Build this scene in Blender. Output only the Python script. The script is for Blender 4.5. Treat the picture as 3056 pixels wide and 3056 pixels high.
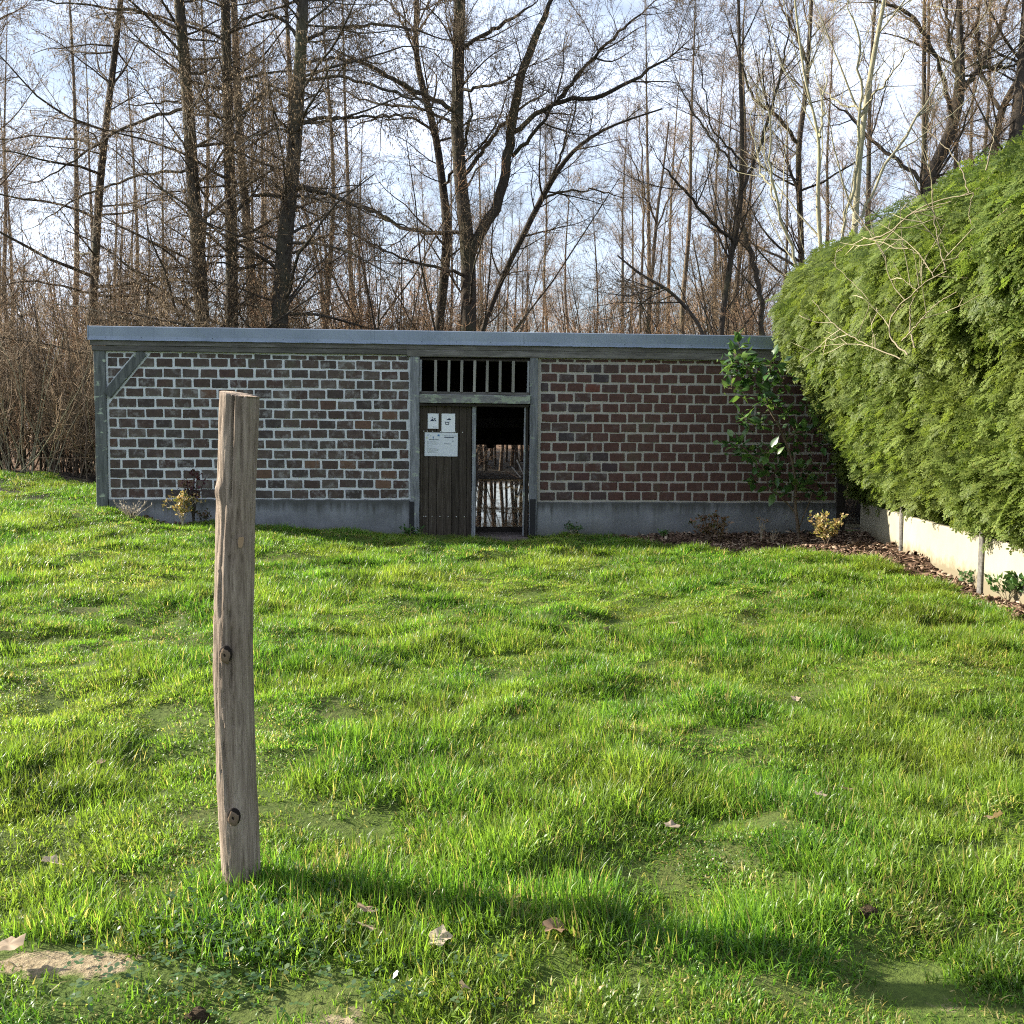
import bpy, bmesh, math, random
import numpy as np
from mathutils import Vector, Matrix, Euler

for o in list(bpy.data.objects): bpy.data.objects.remove(o, do_unlink=True)
SC = bpy.context.scene
COL = SC.collection
RAD = math.radians

# ------------------------------------------------------------------ camera, sky, sun, exposure
CAM_H = 1.45; PITCH = RAD(4.27); ROLL = 0.007
cam_d = bpy.data.cameras.new('camera'); cam_d.sensor_width = 36.0; cam_d.lens = 36.0
cam_d.clip_start = 0.05; cam_d.clip_end = 2000.0
cam = bpy.data.objects.new('camera', cam_d); COL.objects.link(cam)
cam.matrix_world = Matrix.Translation((0, 0, CAM_H)) @ Matrix.Rotation(RAD(90) - PITCH, 4, 'X') @ Matrix.Rotation(ROLL, 4, 'Z')
SC.camera = cam

SUN_EL = RAD(28.0); SUN_BACK = RAD(16.5)      # from the left, a little behind the building
sun_vec = Vector((-math.cos(SUN_EL) * math.cos(SUN_BACK), math.cos(SUN_EL) * math.sin(SUN_BACK), math.sin(SUN_EL)))

world = bpy.data.worlds.new('World'); SC.world = world; world.use_nodes = True
wn = world.node_tree.nodes; wl = world.node_tree.links; wn.clear()
w_out = wn.new('ShaderNodeOutputWorld'); w_bg = wn.new('ShaderNodeBackground')
w_sky = wn.new('ShaderNodeTexSky'); w_sky.sky_type = 'NISHITA'; w_sky.sun_disc = False
w_sky.sun_elevation = SUN_EL; w_sky.sun_rotation = math.atan2(sun_vec.x, sun_vec.y) % (2 * math.pi)
w_sky.air_density = 1.0; w_sky.dust_density = 1.6; w_sky.ozone_density = 1.0
w_tc = wn.new('ShaderNodeTexCoord'); w_map = wn.new('ShaderNodeMapping')
w_map.inputs['Scale'].default_value = (1.0, 1.0, 2.4)
w_no = wn.new('ShaderNodeTexNoise'); w_no.inputs['Scale'].default_value = 2.3
w_no.inputs['Detail'].default_value = 7; w_no.inputs['Roughness'].default_value = 0.58; w_no.inputs['Distortion'].default_value = 0.4
w_rp = wn.new('ShaderNodeValToRGB')
w_rp.color_ramp.elements[0].position = 0.40; w_rp.color_ramp.elements[0].color = (0.18, 0.18, 0.18, 1)
w_rp.color_ramp.elements[1].position = 0.66; w_rp.color_ramp.elements[1].color = (0.88, 0.88, 0.88, 1)
w_mx = wn.new('ShaderNodeMixRGB'); w_mx.inputs[2].default_value = (9.2, 10.3, 12.6, 1)
wl.new(w_tc.outputs['Generated'], w_map.inputs['Vector']); wl.new(w_map.outputs[0], w_no.inputs['Vector'])
wl.new(w_no.outputs['Fac'], w_rp.inputs[0]); wl.new(w_rp.outputs[0], w_mx.inputs[0])
wl.new(w_sky.outputs[0], w_mx.inputs[1]); wl.new(w_mx.outputs[0], w_bg.inputs[0])
w_bg.inputs[1].default_value = 0.05; wl.new(w_bg.outputs[0], w_out.inputs[0])

sun_d = bpy.data.lights.new('sun', 'SUN'); sun_d.energy = 5.0; sun_d.angle = RAD(0.53); sun_d.color = (1.0, 0.93, 0.80)
sun = bpy.data.objects.new('sun', sun_d); COL.objects.link(sun)
sun.rotation_euler = (-sun_vec).to_track_quat('-Z', 'Y').to_euler(); sun.location = sun_vec * 60

SC.view_settings.view_transform = 'Standard'; SC.view_settings.look = 'None'
SC.view_settings.exposure = 1.80; SC.view_settings.gamma = 1.0; SC.view_settings.use_curve_mapping = False
SC.render.engine = 'CYCLES'
SC.cycles.use_denoising = False; SC.cycles.filter_width = 1.1
SC.cycles.use_adaptive_sampling = True; SC.cycles.adaptive_threshold = 0.02
SC.cycles.max_bounces = 5; SC.cycles.diffuse_bounces = 2; SC.cycles.glossy_bounces = 2
SC.cycles.transmission_bounces = 3; SC.cycles.transparent_max_bounces = 8

# ------------------------------------------------------------------ generic helpers
def tag(o, label=None, cat=None, group=None, kind=None):
    if label: o['label'] = label
    if cat: o['category'] = cat
    if group: o['group'] = group
    if kind: o['kind'] = kind
    return o

def empty(name, loc=(0, 0, 0), rz=0.0):
    o = bpy.data.objects.new(name, None); COL.objects.link(o)
    o.location = loc; o.rotation_euler = (0, 0, rz); o.empty_display_size = 0.1
    return o

def link(name, me, parent=None):
    o = bpy.data.objects.new(name, me); COL.objects.link(o)
    if parent is not None: o.parent = parent
    return o

def mesh(name, V, F, mat=None, smooth=False):
    """F: list of faces, or a tuple of int arrays (each N x k)."""
    me = bpy.data.meshes.new(name)
    V = np.asarray(V, dtype=np.float32)
    if isinstance(F, tuple):
        F = [f for f in F if len(f)]
        loops = np.concatenate([f.ravel() for f in F]).astype(np.int32)
        tot = np.concatenate([np.full(len(f), f.shape[1]) for f in F]).astype(np.int32)
        start = np.concatenate([[0], np.cumsum(tot)[:-1]]).astype(np.int32)
        me.vertices.add(len(V)); me.vertices.foreach_set('co', V.ravel())
        me.loops.add(len(loops)); me.loops.foreach_set('vertex_index', loops)
        me.polygons.add(len(tot)); me.polygons.foreach_set('loop_start', start); me.polygons.foreach_set('loop_total', tot)
        me.update(calc_edges=True)
    else:
        me.from_pydata([tuple(map(float, v)) for v in V], [], [tuple(int(i) for i in f) for f in F]); me.update()
    if smooth: me.polygons.foreach_set('use_smooth', np.ones(len(me.polygons), dtype=bool))
    if mat is not None: me.materials.append(mat)
    return me

def vattr(me, name, arr):
    a = me.attributes.new(name, 'FLOAT', 'POINT'); a.data.foreach_set('value', np.asarray(arr, dtype=np.float32).ravel())

class MB:
    """collects pieces of ONE part"""
    def __init__(self): self.V = []; self.F = []
    def add(self, V, F):
        n = len(self.V); self.V += [tuple(v) for v in V]; self.F += [tuple(i + n for i in f) for f in F]
    def box(self, a, b):
        x0, y0, z0 = a; x1, y1, z1 = b
        self.add([(x0,y0,z0),(x1,y0,z0),(x1,y1,z0),(x0,y1,z0),(x0,y0,z1),(x1,y0,z1),(x1,y1,z1),(x0,y1,z1)],
                 [(3,2,1,0),(4,5,6,7),(0,1,5,4),(1,2,6,5),(2,3,7,6),(3,0,4,7)])
        return self
    def build(self, name, mat, parent=None, smooth=False):
        return link(name, mesh(name, self.V, self.F, mat, smooth), parent)

RNG = random.Random(7)
def beam(p0, p1, w, h, side=(0, 1, 0), ch=0.006, jit=0.003, seg=None, seed=0):
    """worn timber: chamfered bar from p0 to p1; w across 'side x axis', h along side"""
    r = random.Random(seed + 13); mb = MB()
    p0 = Vector(p0); p1 = Vector(p1); ax = (p1 - p0); L = ax.length; ax.normalize()
    s = Vector(side); s = (s - ax * s.dot(ax)).normalized(); t = ax.cross(s).normalized()
    seg = seg or max(1, int(L / 0.25)); V = []; F = []
    a, b = w / 2, h / 2
    prof = [(-a+ch,-b),(a-ch,-b),(a,-b+ch),(a,b-ch),(a-ch,b),(-a+ch,b),(-a,b-ch),(-a,-b+ch)]
    for i in range(seg + 1):
        c = p0.lerp(p1, i / seg)
        for (x, y) in prof:
            V.append(c + t * (x + r.uniform(-jit, jit)) + s * (y + r.uniform(-jit, jit)))
    for i in range(seg):
        for k in range(8):
            F.append((i*8+k, i*8+(k+1) % 8, (i+1)*8+(k+1) % 8, (i+1)*8+k))
    F.append(tuple(range(7, -1, -1))); F.append(tuple(seg*8+k for k in range(8)))
    mb.add(V, F); return mb

# vectorised value noise
def vnoise(x, y, seed=0):
    xi = np.floor(x).astype(np.int64); yi = np.floor(y).astype(np.int64); fx = x - xi; fy = y - yi
    fx = fx*fx*(3-2*fx); fy = fy*fy*(3-2*fy)
    def h(a, b):
        n = (a * 374761393 + b * 668265263 + seed * 974634777) & 0xffffffff
        n = ((n ^ (n >> 13)) * 1274126177) & 0xffffffff
        return ((n ^ (n >> 16)) & 0xffff) / 65535.0
    return (h(xi,yi)*(1-fx)+h(xi+1,yi)*fx)*(1-fy) + (h(xi,yi+1)*(1-fx)+h(xi+1,yi+1)*fx)*fy
def fbm(x, y, seed=0, o=3):
    v = 0; a = 0.5; t = 0
    for i in range(o): v = v + a*vnoise(x*2**i, y*2**i, seed+i); t += a; a *= .5
    return v / t

# a photograph pixel (3056 px frame) at a chosen distance in front of the camera -> metres
CM = np.array(cam.matrix_world.to_3x3())
def at(px, py, Y):
    d = CM @ np.array([(px-1528)/3056., -(py-1528)/3056., -1.0]); t = Y / d[1]
    return np.array([d[0]*t, Y, CAM_H + d[2]*t])
def at2(px, py, Y): return at(px*1.5818, py*1.5818, Y)     # the same on the 1932 px view

# ------------------------------------------------------------------ materials
class N:
    def __init__(self, name):
        self.m = bpy.data.materials.new(name); self.m.use_nodes = True
        self.t = self.m.node_tree; self.t.nodes.clear()
        self.out = self.t.nodes.new('ShaderNodeOutputMaterial')
    def n(self, typ, **kw):
        x = self.t.nodes.new(typ)
        for k, v in kw.items():
            if k.startswith('i_'):
                key = k[2:].replace('_', ' ')
                x.inputs[int(key) if key.isdigit() else key].default_value = v
            else: setattr(x, k, v)
        return x
    def l(self, a, b): self.t.links.new(a, b)
    def coord(self, scale=(1, 1, 1), kind='Object'):
        tc = self.n('ShaderNodeTexCoord'); mp = self.n('ShaderNodeMapping'); mp.inputs['Scale'].default_value = scale
        self.l(tc.outputs[kind], mp.inputs[0]); return mp.outputs[0]
    def worldpos(self): return self.n('ShaderNodeNewGeometry').outputs['Position']
    def noise(self, vec, scale, detail=4, rough=.55, dist=0.0):
        x = self.n('ShaderNodeTexNoise', i_Scale=scale, i_Detail=detail, i_Roughness=rough, i_Distortion=dist); self.l(vec, x.inputs['Vector']); return x.outputs['Fac']
    def ramp(self, fac, stops):
        x = self.n('ShaderNodeValToRGB'); e = x.color_ramp.elements
        while len(e) < len(stops): e.new(0.5)
        for q, (p, c) in zip(e, stops): q.position = p; q.color = (*c, 1) if len(c) == 3 else c
        self.l(fac, x.inputs[0]); return x.outputs[0]
    def mix(self, fac, a, b, mode='MIX'):
        x = self.n('ShaderNodeMixRGB', blend_type=mode)
        for i, v in ((0, fac), (1, a), (2, b)):
            if isinstance(v, (int, float)): x.inputs[i].default_value = v
            elif isinstance(v, tuple): x.inputs[i].default_value = (*v, 1)
            else: self.l(v, x.inputs[i])
        return x.outputs[0]
    def math(self, op, a, b=None):
        x = self.n('ShaderNodeMath', operation=op)
        for i, v in ((0, a), (1, b)):
            if v is None: continue
            if isinstance(v, (int, float)): x.inputs[i].default_value = v
            else: self.l(v, x.inputs[i])
        return x.outputs[0]
    def attr(self, name): return self.n('ShaderNodeAttribute', attribute_name=name).outputs['Fac']
    def rand(self): return self.n('ShaderNodeObjectInfo').outputs['Random']
    def bump(self, h, strength=.4, dist=.01):
        x = self.n('ShaderNodeBump', i_Strength=strength, i_Distance=dist); self.l(h, x.inputs['Height']); return x.outputs[0]
    def bsdf(self, col, rough=.8, metal=0.0, spec=.3, normal=None):
        p = self.n('ShaderNodeBsdfPrincipled')
        for k, v in (('Base Color', col), ('Roughness', rough), ('Metallic', metal), ('Specular IOR Level', spec)):
            if isinstance(v, (int, float)): p.inputs[k].default_value = v
            elif isinstance(v, tuple): p.inputs[k].default_value = (*v, 1)
            else: self.l(v, p.inputs[k])
        if normal is not None: self.l(normal, p.inputs['Normal'])
        return p.outputs[0]
    def done(self, sh): self.l(sh, self.out.inputs[0]); return self.m
    def leaf(self, col, tcol, rough=.5, spec=.3, trans=.4):
        a = self.bsdf(col, rough, 0, spec); t = self.n('ShaderNodeBsdfTranslucent')
        if isinstance(tcol, tuple): t.inputs[0].default_value = (*tcol, 1)
        else: self.l(tcol, t.inputs[0])
        m = self.n('ShaderNodeMixShader'); m.inputs[0].default_value = trans
        self.l(a, m.inputs[1]); self.l(t.outputs[0], m.inputs[2]); return self.done(m.outputs[0])

M = {}
def wood(name, stops, grain=(14, 14, 0.9), bumpd=.006, rough=.85, lichen=0.0, spec=.25):
    k = N(name); v = k.coord(grain); f = k.noise(v, 3.0, 6, .62, .6); r = k.rand()
    f2 = k.noise(v, 14.0, 3, .6); ff = k.mix(.35, f, f2)
    c = k.ramp(ff, stops)
    big = k.noise(k.coord((1, 1, 1)), 2.2, 3)
    c = k.mix(k.ramp(big, [(.35, (0, 0, 0)), (.75, (.55, .55, .55))]), c, k.mix(1.0, c, (.55, .52, .48), 'MULTIPLY'))
    if lichen:
        lf = k.noise(k.coord((1, 1, 2)), 7.0, 5, .65)
        c = k.mix(k.ramp(lf, [(.60 - lichen*.2, (0, 0, 0)), (.66 - lichen*.2, (.8, .8, .8))]), c, (.33, .38, .28))
    hsv = k.n('ShaderNodeHueSaturation'); hsv.inputs['Value'].default_value = 1
    vv = k.math('ADD', k.math('MULTIPLY', r, .5), .75); k.l(vv, hsv.inputs['Value']); k.l(c, hsv.inputs['Color'])
    M[name] = k.done(k.bsdf(hsv.outputs[0], rough, 0, spec, k.bump(ff, .7, bumpd)))
wood('timber_vertical', [(.3, (.06, .064, .068)), (.5, (.19, .20, .21)), (.7, (.32, .33, .34))], (10, 10, .8), lichen=.02)
wood('timber_dark', [(.3, (.038, .043, .042)), (.5, (.10, .108, .104)), (.7, (.17, .178, .17))], (10, 10, .8), lichen=.05)
wood('timber_horizontal', [(.3, (.05, .048, .043)), (.5, (.12, .112, .10)), (.72, (.22, .21, .19))], (.8, 10, 10), lichen=.0)
wood('timber_lichen', [(.3, (.09, .09, .087)), (.5, (.22, .22, .21)), (.72, (.34, .335, .32))], (.8, 10, 10), lichen=.5)
wood('door_wood', [(.3, (.018, .013, .009)), (.52, (.052, .041, .030)), (.75, (.12, .105, .085))], (12, 12, .7))
wood('dark_wood', [(.3, (.018, .015, .012)), (.6, (.045, .037, .03)), (.8, (.07, .06, .05))], (3, 3, 3))
wood('pale_wood', [(.3, (.12, .115, .10)), (.6, (.30, .29, .25)), (.8, (.42, .40, .36))], (14, 14, .8))

def brick_mat(name, stops, eff):
    k = N(name); r = k.rand(); tc = k.n('ShaderNodeTexCoord')
    off = k.n('ShaderNodeVectorMath', operation='ADD'); k.l(tc.outputs['Object'], off.inputs[0])
    cmb = k.n('ShaderNodeCombineXYZ'); k.l(k.math('MULTIPLY', r, 37.0), cmb.inputs[0]); k.l(k.math('MULTIPLY', r, 91.0), cmb.inputs[2]); k.l(cmb.outputs[0], off.inputs[1])
    v = off.outputs[0]
    c = k.ramp(k.math('FRACT', k.math('MULTIPLY', r, 7.31)), stops)
    mot = k.noise(v, 16, 5, .65)
    c = k.mix(k.ramp(mot, [(.35, (0, 0, 0)), (.7, (.6, .6, .6))]), c, k.mix(1.0, c, (.45, .43, .42), 'MULTIPLY'))
    ef = k.noise(v, 9, 6, .7)
    amt = k.math('MULTIPLY', k.ramp(ef, [(.5, (0, 0, 0)), (.72, (1, 1, 1))]), k.math('MULTIPLY', k.math('FRACT', k.math('MULTIPLY', r, 3.77)), eff))
    c = k.mix(amt, c, (.34, .33, .32))
    gr = k.noise(k.worldpos(), 1.3, 4, .6)
    c = k.mix(k.ramp(gr, [(.58, (0, 0, 0)), (.72, (.35, .35, .35))]), c, (.10, .11, .065))
    M[name] = k.done(k.bsdf(c, .85, 0, .25, k.bump(mot, .5, .004)))
brick_mat('brick_dark', [(0, (.068, .047, .038)), (.25, (.098, .072, .058)), (.5, (.056, .045, .041)), (.7, (.115, .092, .075)), (.92, (.074, .047, .040)), (1, (.17, .10, .062))], .9)
brick_mat('brick_red', [(0, (.080, .038, .030)), (.3, (.100, .050, .040)), (.55, (.068, .042, .037)), (.75, (.088, .056, .046)), (.93, (.048, .039, .042)), (1, (.14, .05, .035))], .35)

def mortar(name, c0, c1):
    k = N(name); v = k.coord((1, 1, 1)); f = k.noise(v, 22, 6, .7); g = k.noise(v, 1.7, 4)
    c = k.ramp(f, [(.3, tuple(q*.78 for q in c0)), (.6, c0)]); c = k.mix(k.ramp(g, [(.45, (0, 0, 0)), (.75, (.8, .8, .8))]), c, c1)
    M[name] = k.done(k.bsdf(c, .9, 0, .2, k.bump(f, .6, .006)))
mortar('mortar_white', (.62, .635, .64), (.48, .495, .495))
mortar('mortar_buff', (.40, .375, .33), (.31, .29, .26))

k = N('concrete'); v = k.coord((1, 1, 1)); f = k.noise(v, 30, 6, .7); g = k.noise(v, 2.0, 5, .6); s = k.noise(k.coord((9, 9, .8)), 1.5, 4, .6)
c = k.ramp(g, [(.3, (.085, .09, .097)), (.65, (.22, .23, .245))]); c = k.mix(k.ramp(s, [(.5, (0, 0, 0)), (.75, (.6, .6, .6))]), c, (.09, .095, .09))
c = k.mix(k.math('MULTIPLY', f, .35), c, (.3, .295, .28))
sp = k.n('ShaderNodeSeparateXYZ'); k.l(k.worldpos(), sp.inputs[0]); tp = k.math('ADD', k.math('MULTIPLY', k.math('SUBTRACT', sp.outputs[2], .36), 3.0), k.math('MULTIPLY', s, 1.0)); c = k.mix(k.ramp(tp, [(.62, (0, 0, 0)), (1.0, (.8, .8, .8))]), c, (.055, .055, .048)); ft = k.math('ADD', k.math('MULTIPLY', k.math('SUBTRACT', .36, sp.outputs[2]), 1.6), k.math('MULTIPLY', g, .9)); c = k.mix(k.ramp(ft, [(.6, (0, 0, 0)), (.95, (.6, .6, .6))]), c, (.07, .065, .045)); M['concrete'] = k.done(k.bsdf(c, .9, 0, .2, k.bump(f, .5, .006)))
k = N('pale_concrete'); v = k.coord((1, 1, 1)); f = k.noise(v, 26, 6, .7); g = k.noise(v, 1.6, 5, .6)
c = k.ramp(g, [(.3, (.25, .228, .165)), (.65, (.32, .295, .215))]); c = k.mix(k.ramp(f, [(.62, (0, 0, 0)), (.75, (.5, .5, .5))]), c, (.19, .17, .12))
sp = k.n('ShaderNodeSeparateXYZ'); k.l(k.worldpos(), sp.inputs[0]); spl = k.math('ADD', k.math('MULTIPLY', k.math('SUBTRACT', .30, sp.outputs[2]), 3.2), k.math('MULTIPLY', k.noise(k.worldpos(), 9, 5, .7), 1.1))
c = k.mix(k.ramp(spl, [(.62, (0, 0, 0)), (1.0, (.75, .75, .75))]), c, (.12, .095, .055))
M['pale_concrete'] = k.done(k.bsdf(c, .9, 0, .15, k.bump(f, .4, .004)))
k = N('zinc'); v = k.coord((1, 1, 1)); s = k.noise(k.coord((24, 1, 1.2)), 1.6, 5, .7); g = k.noise(v, 1.2, 4)
c = k.ramp(g, [(.3, (.16, .195, .25)), (.7, (.25, .29, .345))]); c = k.mix(k.ramp(s, [(.56, (0, 0, 0)), (.7, (.5, .5, .5))]), c, (.10, .12, .15))
M['zinc'] = k.done(k.bsdf(c, .48, .35, .5, k.bump(g, .15, .02)))
k = N('dark_metal'); M['dark_metal'] = k.done(k.bsdf((.02, .02, .022), .6, .2, .3))
k = N('bright_nail'); M['bright_nail'] = k.done(k.bsdf((.6, .6, .58), .35, .8, .5))
k = N('threshold_stone'); f = k.noise(k.coord((1, 1, 1)), 8, 6, .65); M['stone'] = k.done(k.bsdf(k.ramp(f, [(.3, (.09, .07, .06)), (.7, (.2, .165, .145))]), .9, 0, .2, k.bump(f, .5, .01)))
def flat(name, col, rough=.85, spec=.2):
    k = N(name); f = k.noise(k.coord((1, 1, 1)), 40, 3); M[name] = k.done(k.bsdf(k.mix(k.math('MULTIPLY', f, .3), col, tuple(q*.8 for q in col)), rough, 0, spec))
flat('paper', (.74, .76, .78), .6); flat('poster_paper', (.60, .63, .66), .45); flat('print_navy', (.015, .03, .07), .6); flat('print_blue', (.04, .15, .33), .6)
flat('print_grey', (.26, .29, .32), .6); flat('print_green', (.45, .52, .36), .6); flat('knot_wood', (.15, .105, .07)); flat('dark_hole', (.012, .008, .006))

# post wood: pale weathered
k = N('post_wood'); v = k.coord((26, 26, 1.5)); f = k.noise(v, 2.0, 7, .66, .8); g = k.noise(k.coord((1, 1, .5)), 6.0, 4, .6); fine = k.noise(k.coord((60, 60, 4)), 3, 4, .7)
c = k.ramp(k.mix(.4, f, fine), [(.28, (.055, .040, .029)), (.42, (.17, .130, .098)), (.55, (.29, .230, .18)), (.74, (.47, .39, .31))])
c = k.mix(k.ramp(g, [(.4, (0, 0, 0)), (.72, (.75, .75, .75))]), c, k.mix(1.0, c, (.62, .58, .56), 'MULTIPLY'))
c = k.mix(k.ramp(k.noise(k.coord((5, 5, 1.2)), 3, 4, .6), [(.62, (0, 0, 0)), (.78, (.35, .35, .35))]), c, (.19, .20, .11))
M['post_wood'] = k.done(k.bsdf(c, .85, 0, .22, k.bump(k.mix(.5, f, fine), 1.0, .010)))

def bark(name, a, b, moss=(.09, .10, .035), mossamt=.45, sc=(9, 9, 2)):
    k = N(name); f = k.noise(k.coord(sc), 3, 6, .68, .5); g = k.noise(k.coord((1, 1, .6)), 1.1, 4)
    c = k.ramp(f, [(.3, a), (.7, b)]); c = k.mix(k.ramp(g, [(.5, (0, 0, 0)), (.72, (mossamt,)*3)]), c, moss)
    M[name] = k.done(k.bsdf(c, .9, 0, .2, k.bump(f, .8, .02)))
bark('bark_alder', (.026, .022, .018), (.105, .09, .072))
bark('bark_dark', (.020, .016, .012), (.075, .060, .046))
bark('bark_olive', (.16, .145, .085), (.33, .30, .20), (.25, .26, .12))
bark('bark_brown', (.05, .037, .026), (.17, .128, .09))
def twig(name, a, b):
    k = N(name); r = k.noise(k.worldpos(), .5, 3); c = k.ramp(r, [(.35, a), (.65, b)]); M[name] = k.done(k.bsdf(c, .8, 0, .3))
twig('twig_dark', (.085, .060, .034), (.17, .122, .070)); twig('twig_brown', (.15, .10, .055), (.27, .185, .105))
twig('twig_russet', (.22, .125, .065), (.36, .22, .12)); twig('twig_olive', (.20, .17, .10), (.33, .29, .18)); twig('catkin', (.18, .12, .06), (.32, .22, .12))
twig('twig_vine', (.14, .115, .07), (.22, .185, .12)); twig('twig_pale', (.26, .21, .15), (.42, .36, .27))

def leafmat(name, stops, trans=.4, rough=.5, spec=.35, patch=None, patch_scale=.8, tmul=1.35, var=.5):
    k = N(name); t = k.attr('tone'); c = k.ramp(t, stops)
    if patch:
        p = k.noise(k.worldpos(), patch_scale, 3, .6); c = k.mix(k.ramp(p, [(.42, (0, 0, 0)), (.66, (patch[1],)*3)]), c, patch[0])
    hsv = k.n('ShaderNodeHueSaturation'); k.l(k.math('ADD', k.math('MULTIPLY', k.rand(), var), 1-var/2), hsv.inputs['Value']); k.l(c, hsv.inputs['Color'])
    tc = k.mix(1.0, hsv.outputs[0], (tmul, tmul, tmul*.7), 'MULTIPLY')
    M[name] = k.leaf(hsv.outputs[0], tc, rough, spec, trans)
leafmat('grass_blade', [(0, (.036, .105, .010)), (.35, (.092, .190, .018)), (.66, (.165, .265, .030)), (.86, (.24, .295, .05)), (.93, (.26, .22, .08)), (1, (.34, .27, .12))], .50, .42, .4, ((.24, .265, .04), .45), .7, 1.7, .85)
leafmat('conifer', [(0, (.050, .082, .017)), (.45, (.115, .168, .032)), (.85, (.195, .24, .054)), (1, (.24, .22, .07))], .45, .55, .25, ((.17, .20, .05), .5), .7)
leafmat('laurel_leaf', [(0, (.026, .065, .018)), (.6, (.055, .12, .03)), (1, (.13, .20, .05))], .3, .34, .5)
leafmat('yellow_leaf', [(0, (.10, .13, .03)), (.4, (.22, .19, .06)), (.75, (.34, .22, .09)), (1, (.40, .31, .18))], .35, .5)
leafmat('red_leaf', [(0, (.05, .010, .014)), (.7, (.09, .016, .02)), (1, (.05, .045, .02))], .3, .4)
leafmat('russet_leaf', [(0, (.05, .06, .02)), (.5, (.10, .06, .03)), (1, (.20, .10, .06))], .3, .5)
leafmat('weed_leaf', [(0, (.03, .075, .02)), (.6, (.055, .12, .03)), (1, (.11, .17, .06))], .3, .35, .5)
leafmat('dry_leaf', [(0, (.16, .10, .06)), (.5, (.28, .20, .13)), (1, (.42, .34, .25))], .25, .7, .2)
leafmat('mulch_chip', [(0, (.05, .03, .02)), (.5, (.12, .075, .05)), (.85, (.21, .14, .095)), (1, (.32, .25, .18))], .0, .9, .15)

k = N('water'); v = k.coord((1, .35, 1)); f = k.noise(v, 2.0, 3); g = k.noise(k.coord((1, 1, 1)), .35, 3)
p = k.n('ShaderNodeBsdfPrincipled'); p.inputs['Base Color'].default_value = (.02, .022, .016, 1); p.inputs['Roughness'].default_value = .03; p.inputs['IOR'].default_value = 1.33
p.inputs['Specular IOR Level'].default_value = .5
k.l(k.bump(f, .06, .02), p.inputs['Normal']); M['water'] = k.done(p.outputs[0])

k = N('ground'); pos = k.worldpos(); f = k.noise(pos, 9, 6, .65); g = k.noise(pos, 45, 4, .7); b = k.noise(pos, 1.4, 4)
soil = k.ramp(f, [(.3, (.055, .038, .022)), (.7, (.13, .095, .058))]); moss = k.ramp(g, [(.3, (.03, .055, .010)), (.7, (.085, .125, .022))])
c = k.mix(k.ramp(b, [(.32, (.6, .6, .6)), (.6, (.95, .95, .95))]), soil, moss)
sand = k.ramp(g, [(.3, (.13, .10, .06)), (.5, (.22, .175, .11)), (.7, (.30, .245, .155))]); sf = k.math('ADD', k.attr('sand'), k.math('MULTIPLY', k.math('SUBTRACT', k.noise(pos, 22, 5, .7), .5), 1.4)); c = k.mix(k.ramp(sf, [(.38, (0, 0, 0)), (.62, (1, 1, 1))]), c, sand)
lit = k.ramp(g, [(.25, (.045, .03, .02)), (.5, (.12, .075, .045)), (.75, (.22, .145, .09))]); c = k.mix(k.attr('litter'), c, lit)
bed = k.ramp(g, [(.25, (.035, .022, .015)), (.6, (.09, .055, .036)), (.8, (.17, .11, .075))]); c = k.mix(k.attr('bed'), c, bed)
mud_shade = k.ramp(f, [(.3, (.008, .007, .006)), (.62, (.022, .018, .013)), (.72, (.025, .035, .010))]); c = k.mix(k.attr('mud_shade'), c, mud_shade)  # wet pond soil, with the wood's shade on the far bank painted into its colour
M['ground'] = k.done(k.bsdf(c, .95, 0, .1, k.bump(k.mix(.5, f, g), .8, .03)))

k = N('mulch_soil'); f = k.noise(k.coord((1, 1, 1)), 4, 6, .7); M['mulch_soil'] = k.done(k.bsdf(k.ramp(f, [(.3, (.05, .033, .02)), (.7, (.17, .12, .075))]), .95, 0, .1, k.bump(f, .9, .2)))

# ------------------------------------------------------------------ terrain
CP = np.array([(-3,2,0),(0,2,0),(3,2,0),(-.85,3.2,0),(-2,6,.05),(0,6,0),(3,6,.03),(-4,9,.18),(0,10,0),(3.5,9.5,.06),(4.3,9.3,.1),(4.5,12,.12),(2.2,12.3,.05),
 (-5.46,13.4,.42),(-4.2,13.5,.27),(-2.8,13.6,.17),(-1.2,13.75,.09),(0,13.85,.03),(.5,13.9,.09),(2.5,14,.11),(4.84,14.2,.14),(-2,11,.05),(-5,11,.27),
 (-8,11,.4),(-6.5,16,.55),(-9,17.7,.75),(-14,20,.8),(-12,12,.5),(-6,8,.22),(-5,22,.4),(-10,30,.6),(10,15,.2),(12,25,.2),(0,75,.8),(-30,60,1),(30,60,1),(7,5,.1),(-8,3,.1),(0,-10,0)], dtype=float)
WA = RAD(4.5); WP = np.array([-5.46, 13.47])      # wash-house: origin at its front left corner, turned by 4.5 degrees
def to_wall(x, y):
    dx, dy = x - WP[0], y - WP[1]
    return dx*math.cos(WA)+dy*math.sin(WA), -dx*math.sin(WA)+dy*math.cos(WA)
def from_wall(u, v): return WP[0]+u*math.cos(WA)-v*math.sin(WA), WP[1]+u*math.sin(WA)+v*math.cos(WA)
WATER_Z = -.35
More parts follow.
